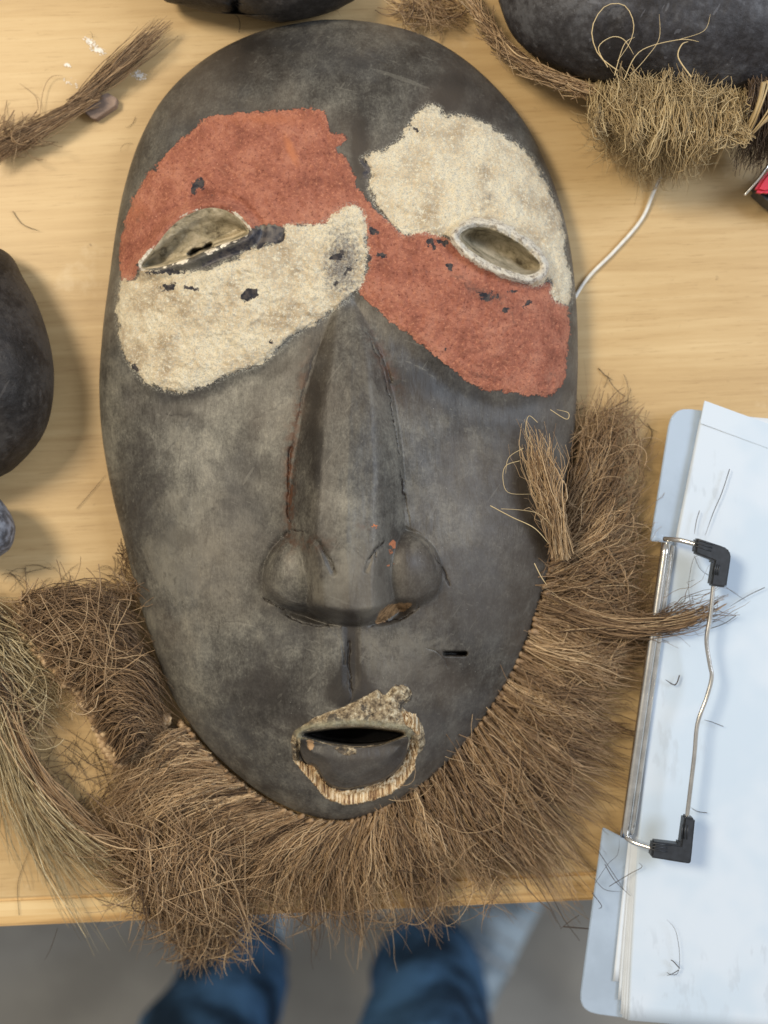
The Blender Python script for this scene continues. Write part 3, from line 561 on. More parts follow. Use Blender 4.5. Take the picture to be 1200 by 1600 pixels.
# speckle of orange paint on the wing counts as red paint
allattr['sd_red'] = np.maximum(sd_red, np.where(orange > 0.3, 3, -60))
verts = W(np.stack([u, v, z], 1)); F = grid_faces(NX, NY); lp = border(NX, NY)
sv, sf = skirt(verts, lp, (0.0045, 0.0015, 0.0), (0.0018, 0.006, 0.011))
ns = len(sv); verts = np.concatenate([verts, sv]); F2 = np.concatenate([F, sf])
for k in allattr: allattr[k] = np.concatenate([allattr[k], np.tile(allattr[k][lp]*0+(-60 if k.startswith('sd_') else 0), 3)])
tmp = mesh_np('tmp', verts, F2, MASK); VN = np.zeros(len(verts)*3, np.float32); tmp.vertex_normals.foreach_get('vector', VN); VN = VN.reshape(-1, 3)
if VN[:NX*NY, 2].mean() < 0: F2 = F2[:, ::-1]; F = F[:, ::-1]; VN = -VN
bpy.data.meshes.remove(tmp)
fc = lambda a: a[F].mean(1)
fs = {k: fc(np.concatenate([q, np.full(ns, -60.0)])) for k, q in dict(r1=sdr1, r2=sdr2, w1=sdw1, w2=sdw2, e1=sde1, e2=sde2, m=sdm, p=sdp, b=sdb, c=sdc, n=sdn).items()}
slit_f = fc(np.concatenate([SLIT, np.full(ns, 99.0)])); d2 = fc(np.concatenate([dline(u, v, [(698, 1021), (725, 1021)]), np.full(ns, 99.0)]))
lab = np.zeros(len(F), int)
lab[fs['n'] > 0] = 1; lab[fs['r1'] > 0] = 2; lab[fs['r2'] > 0] = 3; lab[fs['w1'] > 0] = 4; lab[fs['w2'] > 0] = 5
lab[fs['c'] > 0] = 6; lab[(fs['b'] > 0) & (fs['p'] < 0) & (fs['c'] < 0)] = 7; lab[fs['p'] > 0] = 8; lab[fs['e1'] > 0] = 9; lab[fs['e2'] > 0] = 10

mask = thing('wooden_mask', P(530, 640, 0), 'large oval dark wooden face mask with red and white painted eye patches and raffia beard', 'mask')
for k, (nm, lb) in enumerate([('face', 'smoked dark grey wood face'), ('nose', None), ('red_paint', 'red paint above the left eye'), ('red_paint', 'red paint under the right eye'), ('white_paint', 'cream paint under the left eye'), ('white_paint', 'cream paint above and around the right eye'),
                              ('upper_lip', 'crusty broken upper lip'), ('lip_cut', 'pale bare wood ring cut round the lower lip'), ('lower_lip', None), ('eye_socket', 'half closed left eye opening'), ('eye_socket', 'open slanting right eye opening')]):
    ff = F[lab == k]
    if k == 0: ff = np.concatenate([ff, F2[len(F):]])
    ids, inv = np.unique(ff, return_inverse=True)
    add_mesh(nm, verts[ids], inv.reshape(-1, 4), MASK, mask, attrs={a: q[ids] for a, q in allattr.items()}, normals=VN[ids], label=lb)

# ---- beard: cord round the rim, tufts knotted to it
cord_path = [(884, 800), (873, 845), (857, 905), (838, 968), (812, 1032), (778, 1092), (738, 1148), (690, 1200), (640, 1243), (595, 1268), (540, 1286), (478, 1281), (418, 1255), (360, 1214), (312, 1166), (280, 1128)]
cv, cf, ct = twisted([(a, b, 0.008) for a, b in cord_path], 6.5, 15, 3)
add_mesh('cord', cv, cf, FIB, mask, attrs={'tint': ct}, label='twisted raffia cord tied round the mask rim')
lp_path = [(262, 1120, .012), (238, 1150, .009), (212, 1182, .008), (188, 1192, .010), (170, 1172, .011), (152, 1130, .012), (128, 1085, .012), (92, 1046, .012), (55, 1012, .012), (34, 975, .012), (42, 938, .010)]
cv, cf, ct = twisted(lp_path, 11, 14, 3)
add_mesh('loose_cord', cv, cf, FIB, mask, attrs={'tint': ct}, label='loose looped end of the beard cord')

keys = [((880, 812), (885, 760), (905, 700), (925, 655), 12), ((876, 835), (925, 770), (945, 700), (962, 628), 22), ((870, 860), (935, 800), (955, 740), (975, 690), 17), ((864, 885), (930, 850), (975, 815), (988, 785), 16),
    ((858, 905), (920, 895), (965, 880), (992, 855), 16), ((850, 932), (915, 940), (965, 935), (1015, 905), 16), ((842, 958), (910, 985), (980, 990), (1060, 985), 13), ((830, 988), (895, 1020), (950, 1030), (1012, 1025), 15),
    ((816, 1022), (880, 1060), (935, 1080), (995, 1080), 17), ((796, 1062), (860, 1110), (920, 1140), (985, 1150), 17), ((775, 1097), (830, 1150), (890, 1190), (970, 1225), 17), ((750, 1132), (800, 1190), (860, 1240), (950, 1310), 16),
    ((728, 1160), (765, 1220), (820, 1290), (900, 1425), 14), ((700, 1190), (735, 1250), (790, 1320), (880, 1400), 16), ((675, 1213), (705, 1280), (745, 1340), (815, 1400), 15), ((645, 1238), (665, 1300), (690, 1350), (735, 1410), 15),
    ((612, 1260), (618, 1320), (635, 1370), (680, 1430), 16), ((580, 1274), (568, 1330), (565, 1390), (600, 1460), 17), ((545, 1286), (500, 1330), (480, 1380), (490, 1455), 18), ((505, 1286), (440, 1325), (395, 1380), (390, 1465), 20),
    ((465, 1278), (390, 1310), (320, 1360), (300, 1450), 20), ((425, 1260), (340, 1280), (260, 1320), (235, 1415), 20), ((385, 1235), (300, 1245), (220, 1275), (185, 1370), 18), ((350, 1208), (270, 1205), (200, 1240), (170, 1320), 16),
    ((318, 1175), (260, 1170), (205, 1190), (185, 1255), 14), ((290, 1142), (250, 1145), (215, 1165), (200, 1215), 10)]
kr = np.array([[*a, *b, *c, *d, e] for a, b, c, d, e in keys], float)
def knot(p, ang, r):
    """small wrapped knot, px centre and direction"""
    a = np.linspace(0, 1, 7); l_ = rng.uniform(13, 22); q = np.stack([p[0]+np.cos(ang)*(a*l_-5), p[1]+np.sin(ang)*(a*l_-5), p[2]-a*.003], 1)
    return tube_path(W(q), np.array([.55, .95, .8, 1.0, .75, .6, .5])*r*V/1600, 8)
NT = 92
for i in range(NT):
    s = i/(NT-1)*(len(keys)-1); a = min(int(s), len(keys)-2); k = kr[a]*(1-(s-a))+kr[a+1]*(s-a)
    jt = rng.normal(0, 11, 2); root = k[0:2]+rng.normal(0, 1, 2); c1 = k[2:4]+jt*0.4; c2 = k[4:6]+jt*0.8; tip = k[6:8]+jt*1.3
    right = s < 18
    h = Hair(); zh = 0.009+0.007*rng.random(); tone_ = rng.normal(0.42, .14)
    nsub = 4 if right else 3
    for q_ in range(nsub):
        n = rng.integers(20, 40) if right else 52
        dj = rng.normal(0, 1, 2)*k[8]*(1.15 if right else 1.0); sh = 1.06-abs(rng.normal(0, .20)); tp = root+(tip+dj*1.2-root)*sh
        t0 = np.clip(rng.normal(tone_+rng.normal(0, .08), 0.17, n), 0, 1)
        h.add(lock(root, c1+dj*.3, c2+dj*.8, tp, n, 2.4, k[8]*(.36 if right else .6), z=(0.005, zh, zh*0.8, 0.003), zs=0.010, wg=10 if right else 12, lenvar=.6, wave=9), 0.00026, t0)
    n = 14
    h.add(lock(root, c1, c2, tip+rng.normal(0, 10, 2), n, 3, k[8]*1.8, z=(0.006, zh+0.003, zh, 0.006), zs=0.008, wg=15, m=14), 0.0002)
    ang = math.atan2(c1[1]-root[1], c1[0]-root[0]); kv, kf = knot((*(root+rng.normal(0, 1.5, 2)), 0.0115+.002*rng.random()), ang+rng.normal(0, .25), rng.uniform(3.0, 5.2))
    h.v.append(kv); h.f.append(kf+h.o); h.t.append(np.full(len(kv), 0.18+0.35*rng.random())); h.o += len(kv)
    h.build('tuft', FIB, mask)
# tufts of the loose end
lk = [((42, 938), (80, 915), (140, 915), (195, 960), 12), ((34, 975), (90, 930), (160, 935), (215, 1010), 16), ((55, 1012), (110, 950), (180, 965), (232, 1060), 17), ((92, 1046), (150, 990), (205, 1010), (250, 1095), 16),
      ((128, 1085), (170, 1030), (220, 1050), (258, 1130), 14), ((152, 1130), (180, 1080), (225, 1090), (262, 1150), 11), ((172, 1170), (190, 1130), (215, 1120), (240, 1150), 8), ((190, 1188), (205, 1160), (215, 1150), (225, 1150), 6)]
kl = np.array([[*a, *b, *c, *d, e] for a, b, c, d, e in lk], float)
for i in range(30):
    s = i/29*(len(lk)-1); a = min(int(s), len(lk)-2); k = kl[a]*(1-(s-a))+kl[a+1]*(s-a); jt = rng.normal(0, 8, 2); root = k[0:2]+rng.normal(0, 1, 2)
    h = Hair(); n = 95; root = root+rng.normal(0, 4, 2)
    h.add(lock(root, k[2:4]+jt*.5, k[4:6]+jt, k[6:8]+jt, n, 3, k[8]*.8, z=(0.012, 0.022, 0.020, 0.006), zs=0.012, wg=11, m=13), 0.00026, np.clip(rng.normal(0.26, 0.19, n), 0, 1))
    kv, kf = knot((*(root+rng.normal(0, 2, 2)), 0.0185), math.atan2(k[3]-root[1], k[2]-root[0])+rng.normal(0, .4), rng.uniform(4.5, 8)); h.v.append(kv); h.f.append(kf+h.o); h.t.append(np.full(len(kv), 0.4+0.45*rng.random())); h.o += len(kv)
    h.build('tuft', FIB, mask)
# wiry tangle at the lower left, straw-coloured lock on the rim, dark lock on the clipboard
h = Hair(); h.add(tangle(285, 1370, 105, 62, 620, (80, 240), (0.006, 0.024), 15, 0.9, 0.55, 0.10, 25), 0.00027, np.clip(rng.normal(0.42, 0.22, 620), 0, 1))
for q_ in range(16): h.add(lock((rng.uniform(200, 400), rng.uniform(1290, 1330)), (rng.uniform(180, 300), 1350), (rng.uniform(210, 350), 1400), (rng.uniform(230, 400), rng.uniform(1430, 1490)), 40, 8, 12, z=(.014, .024, .020, .006), zs=.008, wg=16, m=14, lenvar=.4), .00027)
h.add(tangle(315, 1450, 62, 45, 380, (40, 120), (0.002, 0.016), 11, 1.2, 0.8, 0.14, 30), 0.00029)
h.add(lock((300, 1380), (310, 1420), (310, 1450), (300, 1510), 170, 30, 16, z=(.018, .016, .01, .004), wg=9), 0.00028)
h.build('tangle', FIB, mask, kind='stuff', label='wiry tangled fibres at the lower left of the beard')
h = Hair(); h.add(tangle(140, 1000, 75, 50, 170, (60, 150), (0.014, 0.034), 12, 0.9, 0.6, 0.13, 45), 0.00024, np.clip(rng.normal(0.45, 0.2, 170), 0, 1))
h.add(tangle(62, 965, 45, 32, 150, (30, 90), (0.012, 0.030), 11, 2.4, 1.2, 0.25, 45), 0.00024); h.add(tangle(120, 1075, 60, 22, 110, (30, 90), (0.010, 0.026), 11, 2.6, 1.0, 0.22, 52), 0.00022); h.add(tangle(215, 925, 60, 20, 130, (40, 90), (0.004, 0.02), 12, 0.2, 0.6, 0.16), 0.00022, np.clip(rng.normal(0.3, 0.15, 130), 0, 1))
h.add(tangle(195, 880, 7, 26, 40, (20, 45), (0.004, 0.01), 9, 1.2, 0.6, 0.2), 0.0002, np.full(40, .15))
h.build('tangle', FIB, mask, kind='stuff', label='curled fibres over the loose end')
h = Hair()
for c in range(8):
    n = 34; dx = rng.normal(2, 10)
    h.add(lock((878, 862), (868, 790), (845+dx, 745), (832+dx*1.9, 655+abs(dx)*2), n, 7, 10, z=(.022, .036, .040, .036), zs=.008, wg=14, lenvar=.5), 0.00028, np.clip(rng.normal(0.68, 0.2, n), 0, 1))
h.add(lock((868, 855), (850, 800), (830, 760), (815, 700), 24, 4, 18, z=(.022, .040, .044, .042), zs=.004, wg=14, lenvar=.6), 0.0002)
h.build('rim_tuft', FIB, mask, label='straw coloured lock lying up over the mask rim')
h = Hair(); h.add(lock((870, 950), (960, 985), (1040, 1000), (1135, 938), 190, 12, 7, z=(.012, .02, .022, .026), zs=.005, wg=6, lenvar=.45), 0.00028, np.clip(rng.normal(.3, .2, 190), 0, 1))
h.add(lock((990, 975), (1040, 980), (1080, 960), (1130, 945), 60, 14, 22, z=(.02, .022, .024, .024), zs=.004, wg=16, lenvar=.5), 0.0002, np.clip(rng.normal(.15, .1, 60), 0, 1))
h.build('pointed_lock', FIB, mask, label='dark pointed lock reaching over the clipboard')
# flyaways round the whole beard
h = Hair(); h.add(tangle(760, 1230, 190, 110, 260, (50, 130), (.010, .022), 12, .9, .5, .10, -40), 0.0002); h.add(tangle(930, 900, 75, 150, 300, (50, 130), (.008, .02), 12, -.2, .8, .13), 0.0002); h.add(tangle(955, 690, 45, 60, 200, (50, 110), (.004, .02), 12, -1.2, .6, .13), 0.0002)
h.add(tangle(560, 1400, 230, 55, 240, (50, 120), (.006, .016), 12, 1.5, .6, .12), 0.0002)
h.build('flyaway_fibres', FIB, mask, kind='stuff')
h = Hair(); h.add(curves([[(766, 790), (800, 808), (835, 825), (858, 850)], [(783, 795), (815, 797), (842, 803), (862, 822)], [(812, 720), (790, 728), (786, 750), (795, 770), (830, 772)], [(818, 700), (795, 715), (790, 740)], [(840, 660), (826, 650), (822, 675), (835, 700)], [(860, 640), (885, 655), (888, 645), (870, 640)], [(835, 880), (845, 900), (855, 915)]], .046), .0002, np.full(7, .9))
h.build('stray_fibre', FIBY, mask, kind='stuff')

# ================================================================= OTHER THINGS
# pale raffia coming in from the left
rf = thing('raffia_fringe', P(20, 1200, 0), 'pale olive raffia fringe sweeping in from the left edge over the table edge', 'raffia')
for g in [((-30, 1000), (-5, 1170), (35, 1300), (168, 1490), 110, 10, 15, FIBG), ((-20, 1040), (10, 1220), (90, 1320), (245, 1430), 100, 10, 15, FIBG), ((5, 1080), (35, 1230), (130, 1300), (300, 1400), 110, 8, 12, FIB), ((-25, 1060), (-10, 1180), (0, 1280), (60, 1400), 50, 12, 16, FIBG),
          ((0, 1110), (30, 1240), (100, 1310), (210, 1380), 90, 10, 14, FIB), ((-20, 1070), (20, 1250), (100, 1340), (345, 1420), 45, 8, 12, FIBG)]:
    g = (*g[:4], int(g[4]*.75), *g[5:]); h = Hair(); h.add(lock(*g[:4], g[4], g[5], g[6], z=(.012, .014, .010, .003), zs=.010, wg=11, m=16, lenvar=.35), 0.00025, np.clip(rng.normal(.5, .25, g[4]), 0, 1)); h.build('lock', g[7], rf)
for g in [((-40, 960), (10, 980), (55, 1030), (115, 1075), 120, 16, 18, FIBG), ((-40, 1000), (10, 1030), (50, 1080), (95, 1120), 130, 18, 20, FIBG), ((-40, 1040), (0, 1070), (40, 1110), (75, 1150), 100, 18, 18, FIB), ((-40, 930), (-10, 960), (20, 1010), (30, 1060), 90, 14, 20, FIBD), ((-40, 1000), (0, 1060), (20, 1110), (30, 1180), 120, 18, 16, FIBD)]:
    h = Hair(); h.add(lock(*g[:4], g[4], g[5], g[6], z=(.014, .016, .012, .004), zs=.010, wg=14, m=13), 0.00027, np.clip(rng.normal(.42, .27, g[4]), 0, 1)); h.build('lock', g[7], rf)
h = Hair(); h.add(tangle(20, 1090, 60, 90, 220, (50, 130), (.004, .02), 12, 1.2, .9, .13), .0002, np.clip(rng.normal(.5, .25, 220), 0, 1)); h.build('loose_strands', FIBG, rf, kind='stuff')

# twisted raffia bundle upper left
rb = thing('raffia_bundle', P(130, 160, 0), 'thin twisted bundle of brown raffia lying diagonally in the upper left', 'raffia')
h = Hair()
h.add(lock((112, 168), (150, 134), (200, 92), (262, 36), 200, 5, 9, z=(.006, .007, .007, .007), zs=.007, wg=4, lenvar=.25), .00025, np.clip(rng.normal(.4, .2, 200), 0, 1))
h.build('brushed_end', FIB, rb)
h = Hair(); h.add(lock((150, 150), (110, 172), (60, 200), (-20, 245), 200, 5, 8, z=(.006, .007, .007, .007), zs=.007, wg=6, lenvar=.1), .00025, np.clip(rng.normal(.35, .2, 200), 0, 1))
h.add(tangle(20, 215, 40, 22, 130, (40, 90), (.001, .012), 12, 2.7, .6, .18), .0002); h.add(curves([[(62, 180), (68, 140), (80, 120), (98, 118)], [(60, 172), (55, 150), (30, 130)]], .003), .00018)
h.build('frayed_end', FIB, rb)

def prism(poly, z0, z1, bev, mat, name, parent=None, world=None, **kw):
    import bmesh
    bm = bmesh.new(); vs = [bm.verts.new(P(a, b, z0)) for a, b in poly]; f = bm.faces.new(vs); bm.normal_update()
    if f.normal.z < 0: f.normal_flip()
    r = bmesh.ops.extrude_face_region(bm, geom=[f]); top = [e for e in r['geom'] if isinstance(e, bmesh.types.BMVert)]
    for q in top: q.co.z = z1 if not callable(z1) else z1(q.co)
    bmesh.ops.recalc_face_normals(bm, faces=bm.faces[:])
    if bev: bmesh.ops.bevel(bm, geom=[e for e in bm.edges], offset=bev, segments=2, affect='EDGES')
    if parent is not None:
        for q in bm.verts: q.co -= parent.location
    me = bpy.data.meshes.new(name); bm.to_mesh(me); bm.free(); me.materials.append(mat)
    return link(bpy.data.objects.new(name, me), parent, **kw)
CHIP = plain('grey_brown_chip', (0.27, 0.195, 0.155), .7, .3, .25, 90, bump=.4)
prism([(129, 174), (150, 158), (172, 150), (186, 159), (184, 170), (153, 191), (146, 189)], 0.0, 0.005, 0.0003, CHIP, 'wood_chip', label='small grey brown wood chip beside the raffia bundle', cat='wood chip')

def shell(name, outline, c, zr, zd, mat, nx=120, ny=120, ex=None, label=None, cat='mask', root=None, seed=3, p=2.4):
    o = spline(outline, 8); uu, ww = row_grid(o, nx, ny); a, b = uu.ravel(), ww.ravel(); rh = polar_rho(a, b, o, np.array(c, float))
    zz = zr+zd*np.maximum(1-rh**p, 0)**.6+0.0012*fbm(a, b, 70, seed)+0.0004*fbm(a, b, 14, seed+9)
    if ex is not None: zz = ex(a, b, zz)
    vv = W(np.stack([a, b, zz], 1)); f = grid_faces(nx, ny); s_, sf_ = skirt(vv, border(nx, ny), (zr*0.5, 0.001), (0.003, 0.009)); vv = np.concatenate([vv, s_]); f = np.concatenate([f, sf_])
    me = mesh_np('t', vv, f, mat); nz_ = np.zeros(len(vv)*3, np.float32); me.vertex_normals.foreach_get('vector', nz_); bpy.data.meshes.remove(me)
    if nz_.reshape(-1, 3)[:nx*ny, 2].mean() < 0: f = f[:, ::-1]
    if root is None: return add_mesh(name, vv, f, mat, label=label, cat=cat)
    return add_mesh(name, vv, f, mat, root)
shell('dark_mask', [(0, 388), (38, 437), (66, 495), (83, 565), (82, 630), (66, 682), (30, 725), (0, 745), (-80, 775), (-190, 740), (-260, 640), (-270, 530), (-220, 430), (-120, 365)], (-100, 570), .014, .045, DARK,
      label='plain dark wooden mask cut off by the left edge of the picture', seed=5)
shell('dark_mask', [(250, -10), (285, 8), (330, 20), (362, 21), (368, 10), (376, 22), (430, 35), (490, 27), (540, 8), (562, -20), (560, -140), (520, -260), (400, -310), (290, -260), (240, -120)], (405, -140), .012, .040, DARK,
      ex=lambda a, b, zz: zz-0.006*np.exp(-(dline(a, b, [(367, 25), (365, -10), (372, -60)])/5)**2), label='black wooden mask with a cleft rim cut off by the top edge', seed=15)
EDGEM = plain('scuffed_grey_edge', (0.16, 0.17, 0.20), .6, .4, .6, 220, bump=.6)
shell('carved_fragment', [(-10, 776), (8, 790), (20, 812), (23, 832), (17, 855), (2, 868), (-20, 880), (-70, 870), (-90, 830), (-60, 785)], (-32, 828), .020, .022, EDGEM, 60, 60, label='small scuffed grey carved lump at the left edge below the plain dark mask', cat='wood fragment', seed=25)

# mask at the upper right with its rope and hanging tuft
tr = thing('fibre_trimmed_mask', P(1000, 40, 0), 'blue black wooden mask with raffia rope and hanging tuft in the upper right corner', 'mask')
shell('face', [(775, -30), (785, 20), (806, 62), (850, 98), (910, 124), (980, 140), (1080, 150), (1180, 150), (1290, 120), (1370, 20), (1360, -160), (1220, -290), (1000, -320), (850, -240), (785, -120)], (1060, -80), .016, .050, DARKB, 160, 150, root=tr, seed=35)
rp = [(722, -20, .010), (745, 12, .010), (765, 48, .012), (795, 84, .014), (840, 112, .016), (895, 135, .018), (950, 148, .020), (1010, 152, .02)]
cv, cf, ct = twisted(rp, 13, 60, 4); add_mesh('rope', cv, cf, FIBY, tr, attrs={'tint': ct*0.8+0.1})
h = Hair()
for q in range(5):
    n = 110; pr = spline(rp, 6, False); k = rng.integers(0, len(pr)-12, n); s0 = pr[k]; s1 = pr[k+4]; s2 = pr[k+8]; s3 = pr[k+11]; nj = lambda: np.concatenate([rng.normal(0, 8.5, (n, 2)), rng.normal(.006, .003, (n, 1))], 1); b_ = bez(s0+nj(), s1+nj(), s2+nj(), s3+nj(), 9); h.add(b_, .00028, np.clip(rng.normal(.5, .2, n), 0, 1))
h.add(tangle(672, 18, 55, 22, 170, (40, 90), (.001, .012), 11, .4, .7, .14), .00022); h.build('rope_fibres', FIB, tr, kind='stuff')
h = Hair()
for q in range(60):
    x0 = rng.uniform(928, 1168); top = 106+abs(x0-1040)*0.22; y0 = top+rng.random()**1.6*75+rng.normal(0, 4); x1 = 1035+(x0-1040)*0.66+rng.normal(0, 14); y1 = 290-((x0-1040)/125)**2*88+rng.normal(0, 10); n = 34
    hz = .026+.022*min(1, (y0-top)/50)
    h.add(lock((x0, y0), (x0+(x0-1040)*.12+rng.normal(0, 8), y0+45), (x1+(x0-1040)*.15+rng.normal(0, 12), y1-45), (x1, y1), n, 8, 9, z=(hz-.008, hz+.012, .034, .012), zs=.012, wg=13, m=13, lenvar=.6), .00022, np.clip(rng.normal(.58+rng.normal(0, .1), .2, n), 0, 1))
h.add(tangle(1040, 168, 88, 48, 520, (40, 110), (.034, .048), 12, 1.5, .7, .17), .00018, np.clip(rng.normal(.62, .2, 520), 0, 1)); h.add(tangle(1035, 255, 55, 25, 160, (40, 100), (.010, .028), 13, 1.4, 1.3, .28), .0002, np.clip(rng.normal(.5, .2, 160), 0, 1))
h.build('hanging_tuft', FIBY, tr, label='thick ball shaped raffia tuft')
h = Hair(); h.add(tangle(960, 195, 38, 48, 170, (40, 100), (.004, .022), 13, 1.2, .9, .2), .0002)
h.add(curves([[(965, 110), (935, 85), (925, 45), (945, 10), (975, 8), (990, 35), (985, 65), (965, 95)], [(985, 118), (1010, 90), (1030, 60), (1030, 22)], [(950, 105), (935, 75), (955, 58), (975, 62), (990, 85)], [(975, 125), (1000, 80), (1060, 62), (1092, 65)], [(1060, 62), (1100, 48), (1110, 22)], [(960, 118), (975, 70), (992, 58)], [(1080, 120), (1060, 90), (1065, 70), (1075, 65)]], .062), .0003, np.full(7, .85)); h.build('tuft_curls', FIBY, tr, kind='stuff')
h = Hair(); h.add(lock((1195, 130), (1190, 160), (1175, 195), (1156, 225), 7, 3, 3, z=(.05, .045, .04, .03), wg=1), .0009, np.full(7, .7)); h.add(lock((1215, 160), (1195, 185), (1175, 205), (1158, 222), 5, 5, 3, z=(.05, .045, .04, .03), wg=1), .0009, np.full(5, .6)); h.add(lock((1135, 200), (1130, 230), (1120, 255), (1107, 282), 3, 2, 1, z=(.04, .03, .02, .012), wg=1), .0006, np.full(3, .5))
h.build('straw_strip', FIBY, tr, kind='stuff')
h = Hair()
for q in range(12):
    x0 = rng.uniform(1165, 1240); h.add(lock((x0, 120), (x0+8, 160), (x0-8, 210), (x0-25, 262), 45, 8, 12, z=(.03, .034, .026, .008), zs=.012, wg=9), .00027, np.clip(rng.normal(.42, .2, 45), 0, 1))
h.build('side_tuft', FIBD, tr)
# string
sp = spline([(1040, 262, .006), (1022, 298, .003), (1002, 343, .0016), (962, 390, .0016), (922, 430, .0016), (901, 460, .0016), (880, 500, .0016)], 8, False); v_, f_ = tube_path(W(sp), .0009, 10)
add_mesh('string', v_, f_, WHITECORD, label='white string running from the raffia tuft to the painted mask', cat='string')

# red and black object at the right edge
hd = thing('pocket_tool', P(1230, 300, 0), 'black and red object with a metal rim at the right edge', 'tool')
REDP = plain('red_plastic', (0.55, 0.02, 0.05), .4, .5, .08); prism([(1166, 303), (1180, 318), (1204, 336), (1260, 345), (1290, 300), (1270, 262), (1225, 258), (1185, 285)], .002, .016, .002, RUBBER, 'body', hd)
prism([(1174, 302), (1190, 306), (1215, 300), (1245, 275), (1235, 262), (1205, 262), (1188, 280)], .0162, .021, .0015, REDP, 'cap', hd)
v_, f_ = tube_path(W(spline([(1163, 305, .019), (1185, 280, .021), (1203, 256, .022), (1225, 240, .02)], 6, False)), .0008, 8); add_mesh('rim', v_, f_, STEEL, hd)

# ---- clipboard
cb = thing('clipboard', P(1200, 1120, 0), 'silver blue clipboard with wire clip and black rubber corners on the right', 'clipboard')
zb = .010
def rounded(poly, idx, r, n=5):
    out = []
    for i, q in enumerate(poly):
        if i in idx:
            a, b, c = [np.array(poly[(i+k) % len(poly)], float) for k in (-1, 0, 1)]; p0 = b+(a-b)/np.linalg.norm(a-b)*r; p2 = b+(c-b)/np.linalg.norm(c-b)*r
            for t in np.linspace(0, 1, n): out.append(tuple((1-t)**2*p0+2*t*(1-t)*b+t*t*p2))
        else: out.append(tuple(q))
    return out
board = rounded([(1048, 636), (1015, 845), (1044, 848), (974, 1308), (941, 1291), (902, 1578), (1560, 1668), (1710, 720)], (0, 5, 6, 7), 30)
prism(board, zb, zb+.0022, 0.0005, BOARD, 'board', cb)
# small dent in the corner and clip hardware
def bar(name, pts, r, mat, parent, **kw):
    v_, f_ = tube_path(W(spline(pts, 8, False)), r, 12); return add_mesh(name, v_, f_, mat, parent, **kw)
bar('hinge_rod', [(1041, 848, .020), (1008, 1078, .020), (976, 1308, .020)], .0023, STEEL, cb)
bar('hinge_rod', [(1050, 852, .018), (1018, 1078, .018), (986, 1304, .018)], .0016, STEEL, cb)
bar('clip_wire', [(1038, 842, .020), (1062, 844, .026), (1092, 852, .030)], .0013, STEEL, cb)
bar('clip_wire', [(1116, 900, .030), (1110, 960, .030), (1104, 1000, .030), (1109, 1038, .030), (1112, 1058, .030), (1104, 1090, .030), (1090, 1130, .030), (1085, 1180, .030), (1079, 1230, .030), (1073, 1280, .030)], .0011, STEEL, cb)
bar('clip_wire', [(976, 1306, .020), (990, 1316, .024), (1020, 1326, .028)], .0013, STEEL, cb)
prism(rounded([(1083, 840), (1138, 858), (1129, 917), (1104, 914), (1110, 876), (1080, 864)], (1,), 14), .0265, .0335, .0009, RUBBER, 'rubber_corner', cb)
prism(rounded([(1064, 1270), (1081, 1274), (1074, 1344), (1012, 1334), (1016, 1309), (1058, 1314)], (2,), 6), .0265, .0335, .0009, RUBBER, 'rubber_corner', cb)
# papers, each sheet a thing, fanned out at the left edge
PE = np.array([(1100, 628), (1056, 845), (1030, 1000), (1006, 1200), (995, 1330), (986, 1480), (981, 1592)], float)
def sheet(dl, vt, vb_, zz, label, tilt=0.085, mat=PAPER2, curl=0.0):
    """dl: how far the left edge sticks out, top and bottom"""
    nx, ny = 30, 40; s, t = np.meshgrid(np.linspace(0, 1, nx)**1.5, np.linspace(0, 1, ny)); pv = vt+(vb_-vt)*t; pu = np.interp(pv, PE[:, 1], PE[:, 0]); k = np.exp(-0.5*(np.arange(-6, 7)/3)**2); k /= k.sum()
    e = np.interp(np.linspace(vt, vb_, ny), PE[:, 1], PE[:, 0]); e = np.convolve(np.pad(e, 6, mode='reflect', reflect_type='odd'), k, 'valid'); pu = e[:, None]-(dl[0]+(dl[1]-dl[0])*t**2)+0*s
    sl = 0.36*(1-t)+tilt*t if mat is PAPER else tilt
    q = np.stack([pu+620*s, pv+620*s*sl], -1); z_ = zz+curl*np.exp(-(s/0.10)**2)*(t < .3)*np.cos(t/.3*np.pi/2)+0.0005*np.sin(s*7+t*3)
    vv = W(np.concatenate([q.reshape(-1, 2), z_.reshape(-1, 1)], 1)); f = grid_faces(nx, ny); vb = vv.copy(); vb[:, 2] -= 0.00012; nv = len(vv); lp_ = border(nx, ny)
    side = np.stack([lp_, np.roll(lp_, -1), np.roll(lp_, -1)+nv, lp_+nv], 1)
    return add_mesh('paper_sheet', np.concatenate([vv, vb]), np.concatenate([f, f[:, ::-1]+nv, side]), mat, label=label, cat='paper', group='papers held in the clipboard')
sheet((1, 26), 665, 1533, .0130, 'lowest paper sheet in the clipboard, its lower left corner sticking out furthest left')
sheet((1, 17), 660, 1562, .0134, 'second lowest paper sheet in the clipboard, corner just right of the lowest one')
sheet((1, 12), 655, 1585, .0138, 'third lowest paper sheet in the clipboard, its edge right of the two that stick out')
sheet((0, 9), 650, 1590, .0142, 'middle paper sheet of the clipped stack')
sheet((0, 5), 645, 1592, .0146, 'paper sheet directly under the top page of the clipboard')
sheet((0, 0), 628, 1594, .0151, 'top page on the clipboard with faint print showing through', mat=PAPER, curl=0)

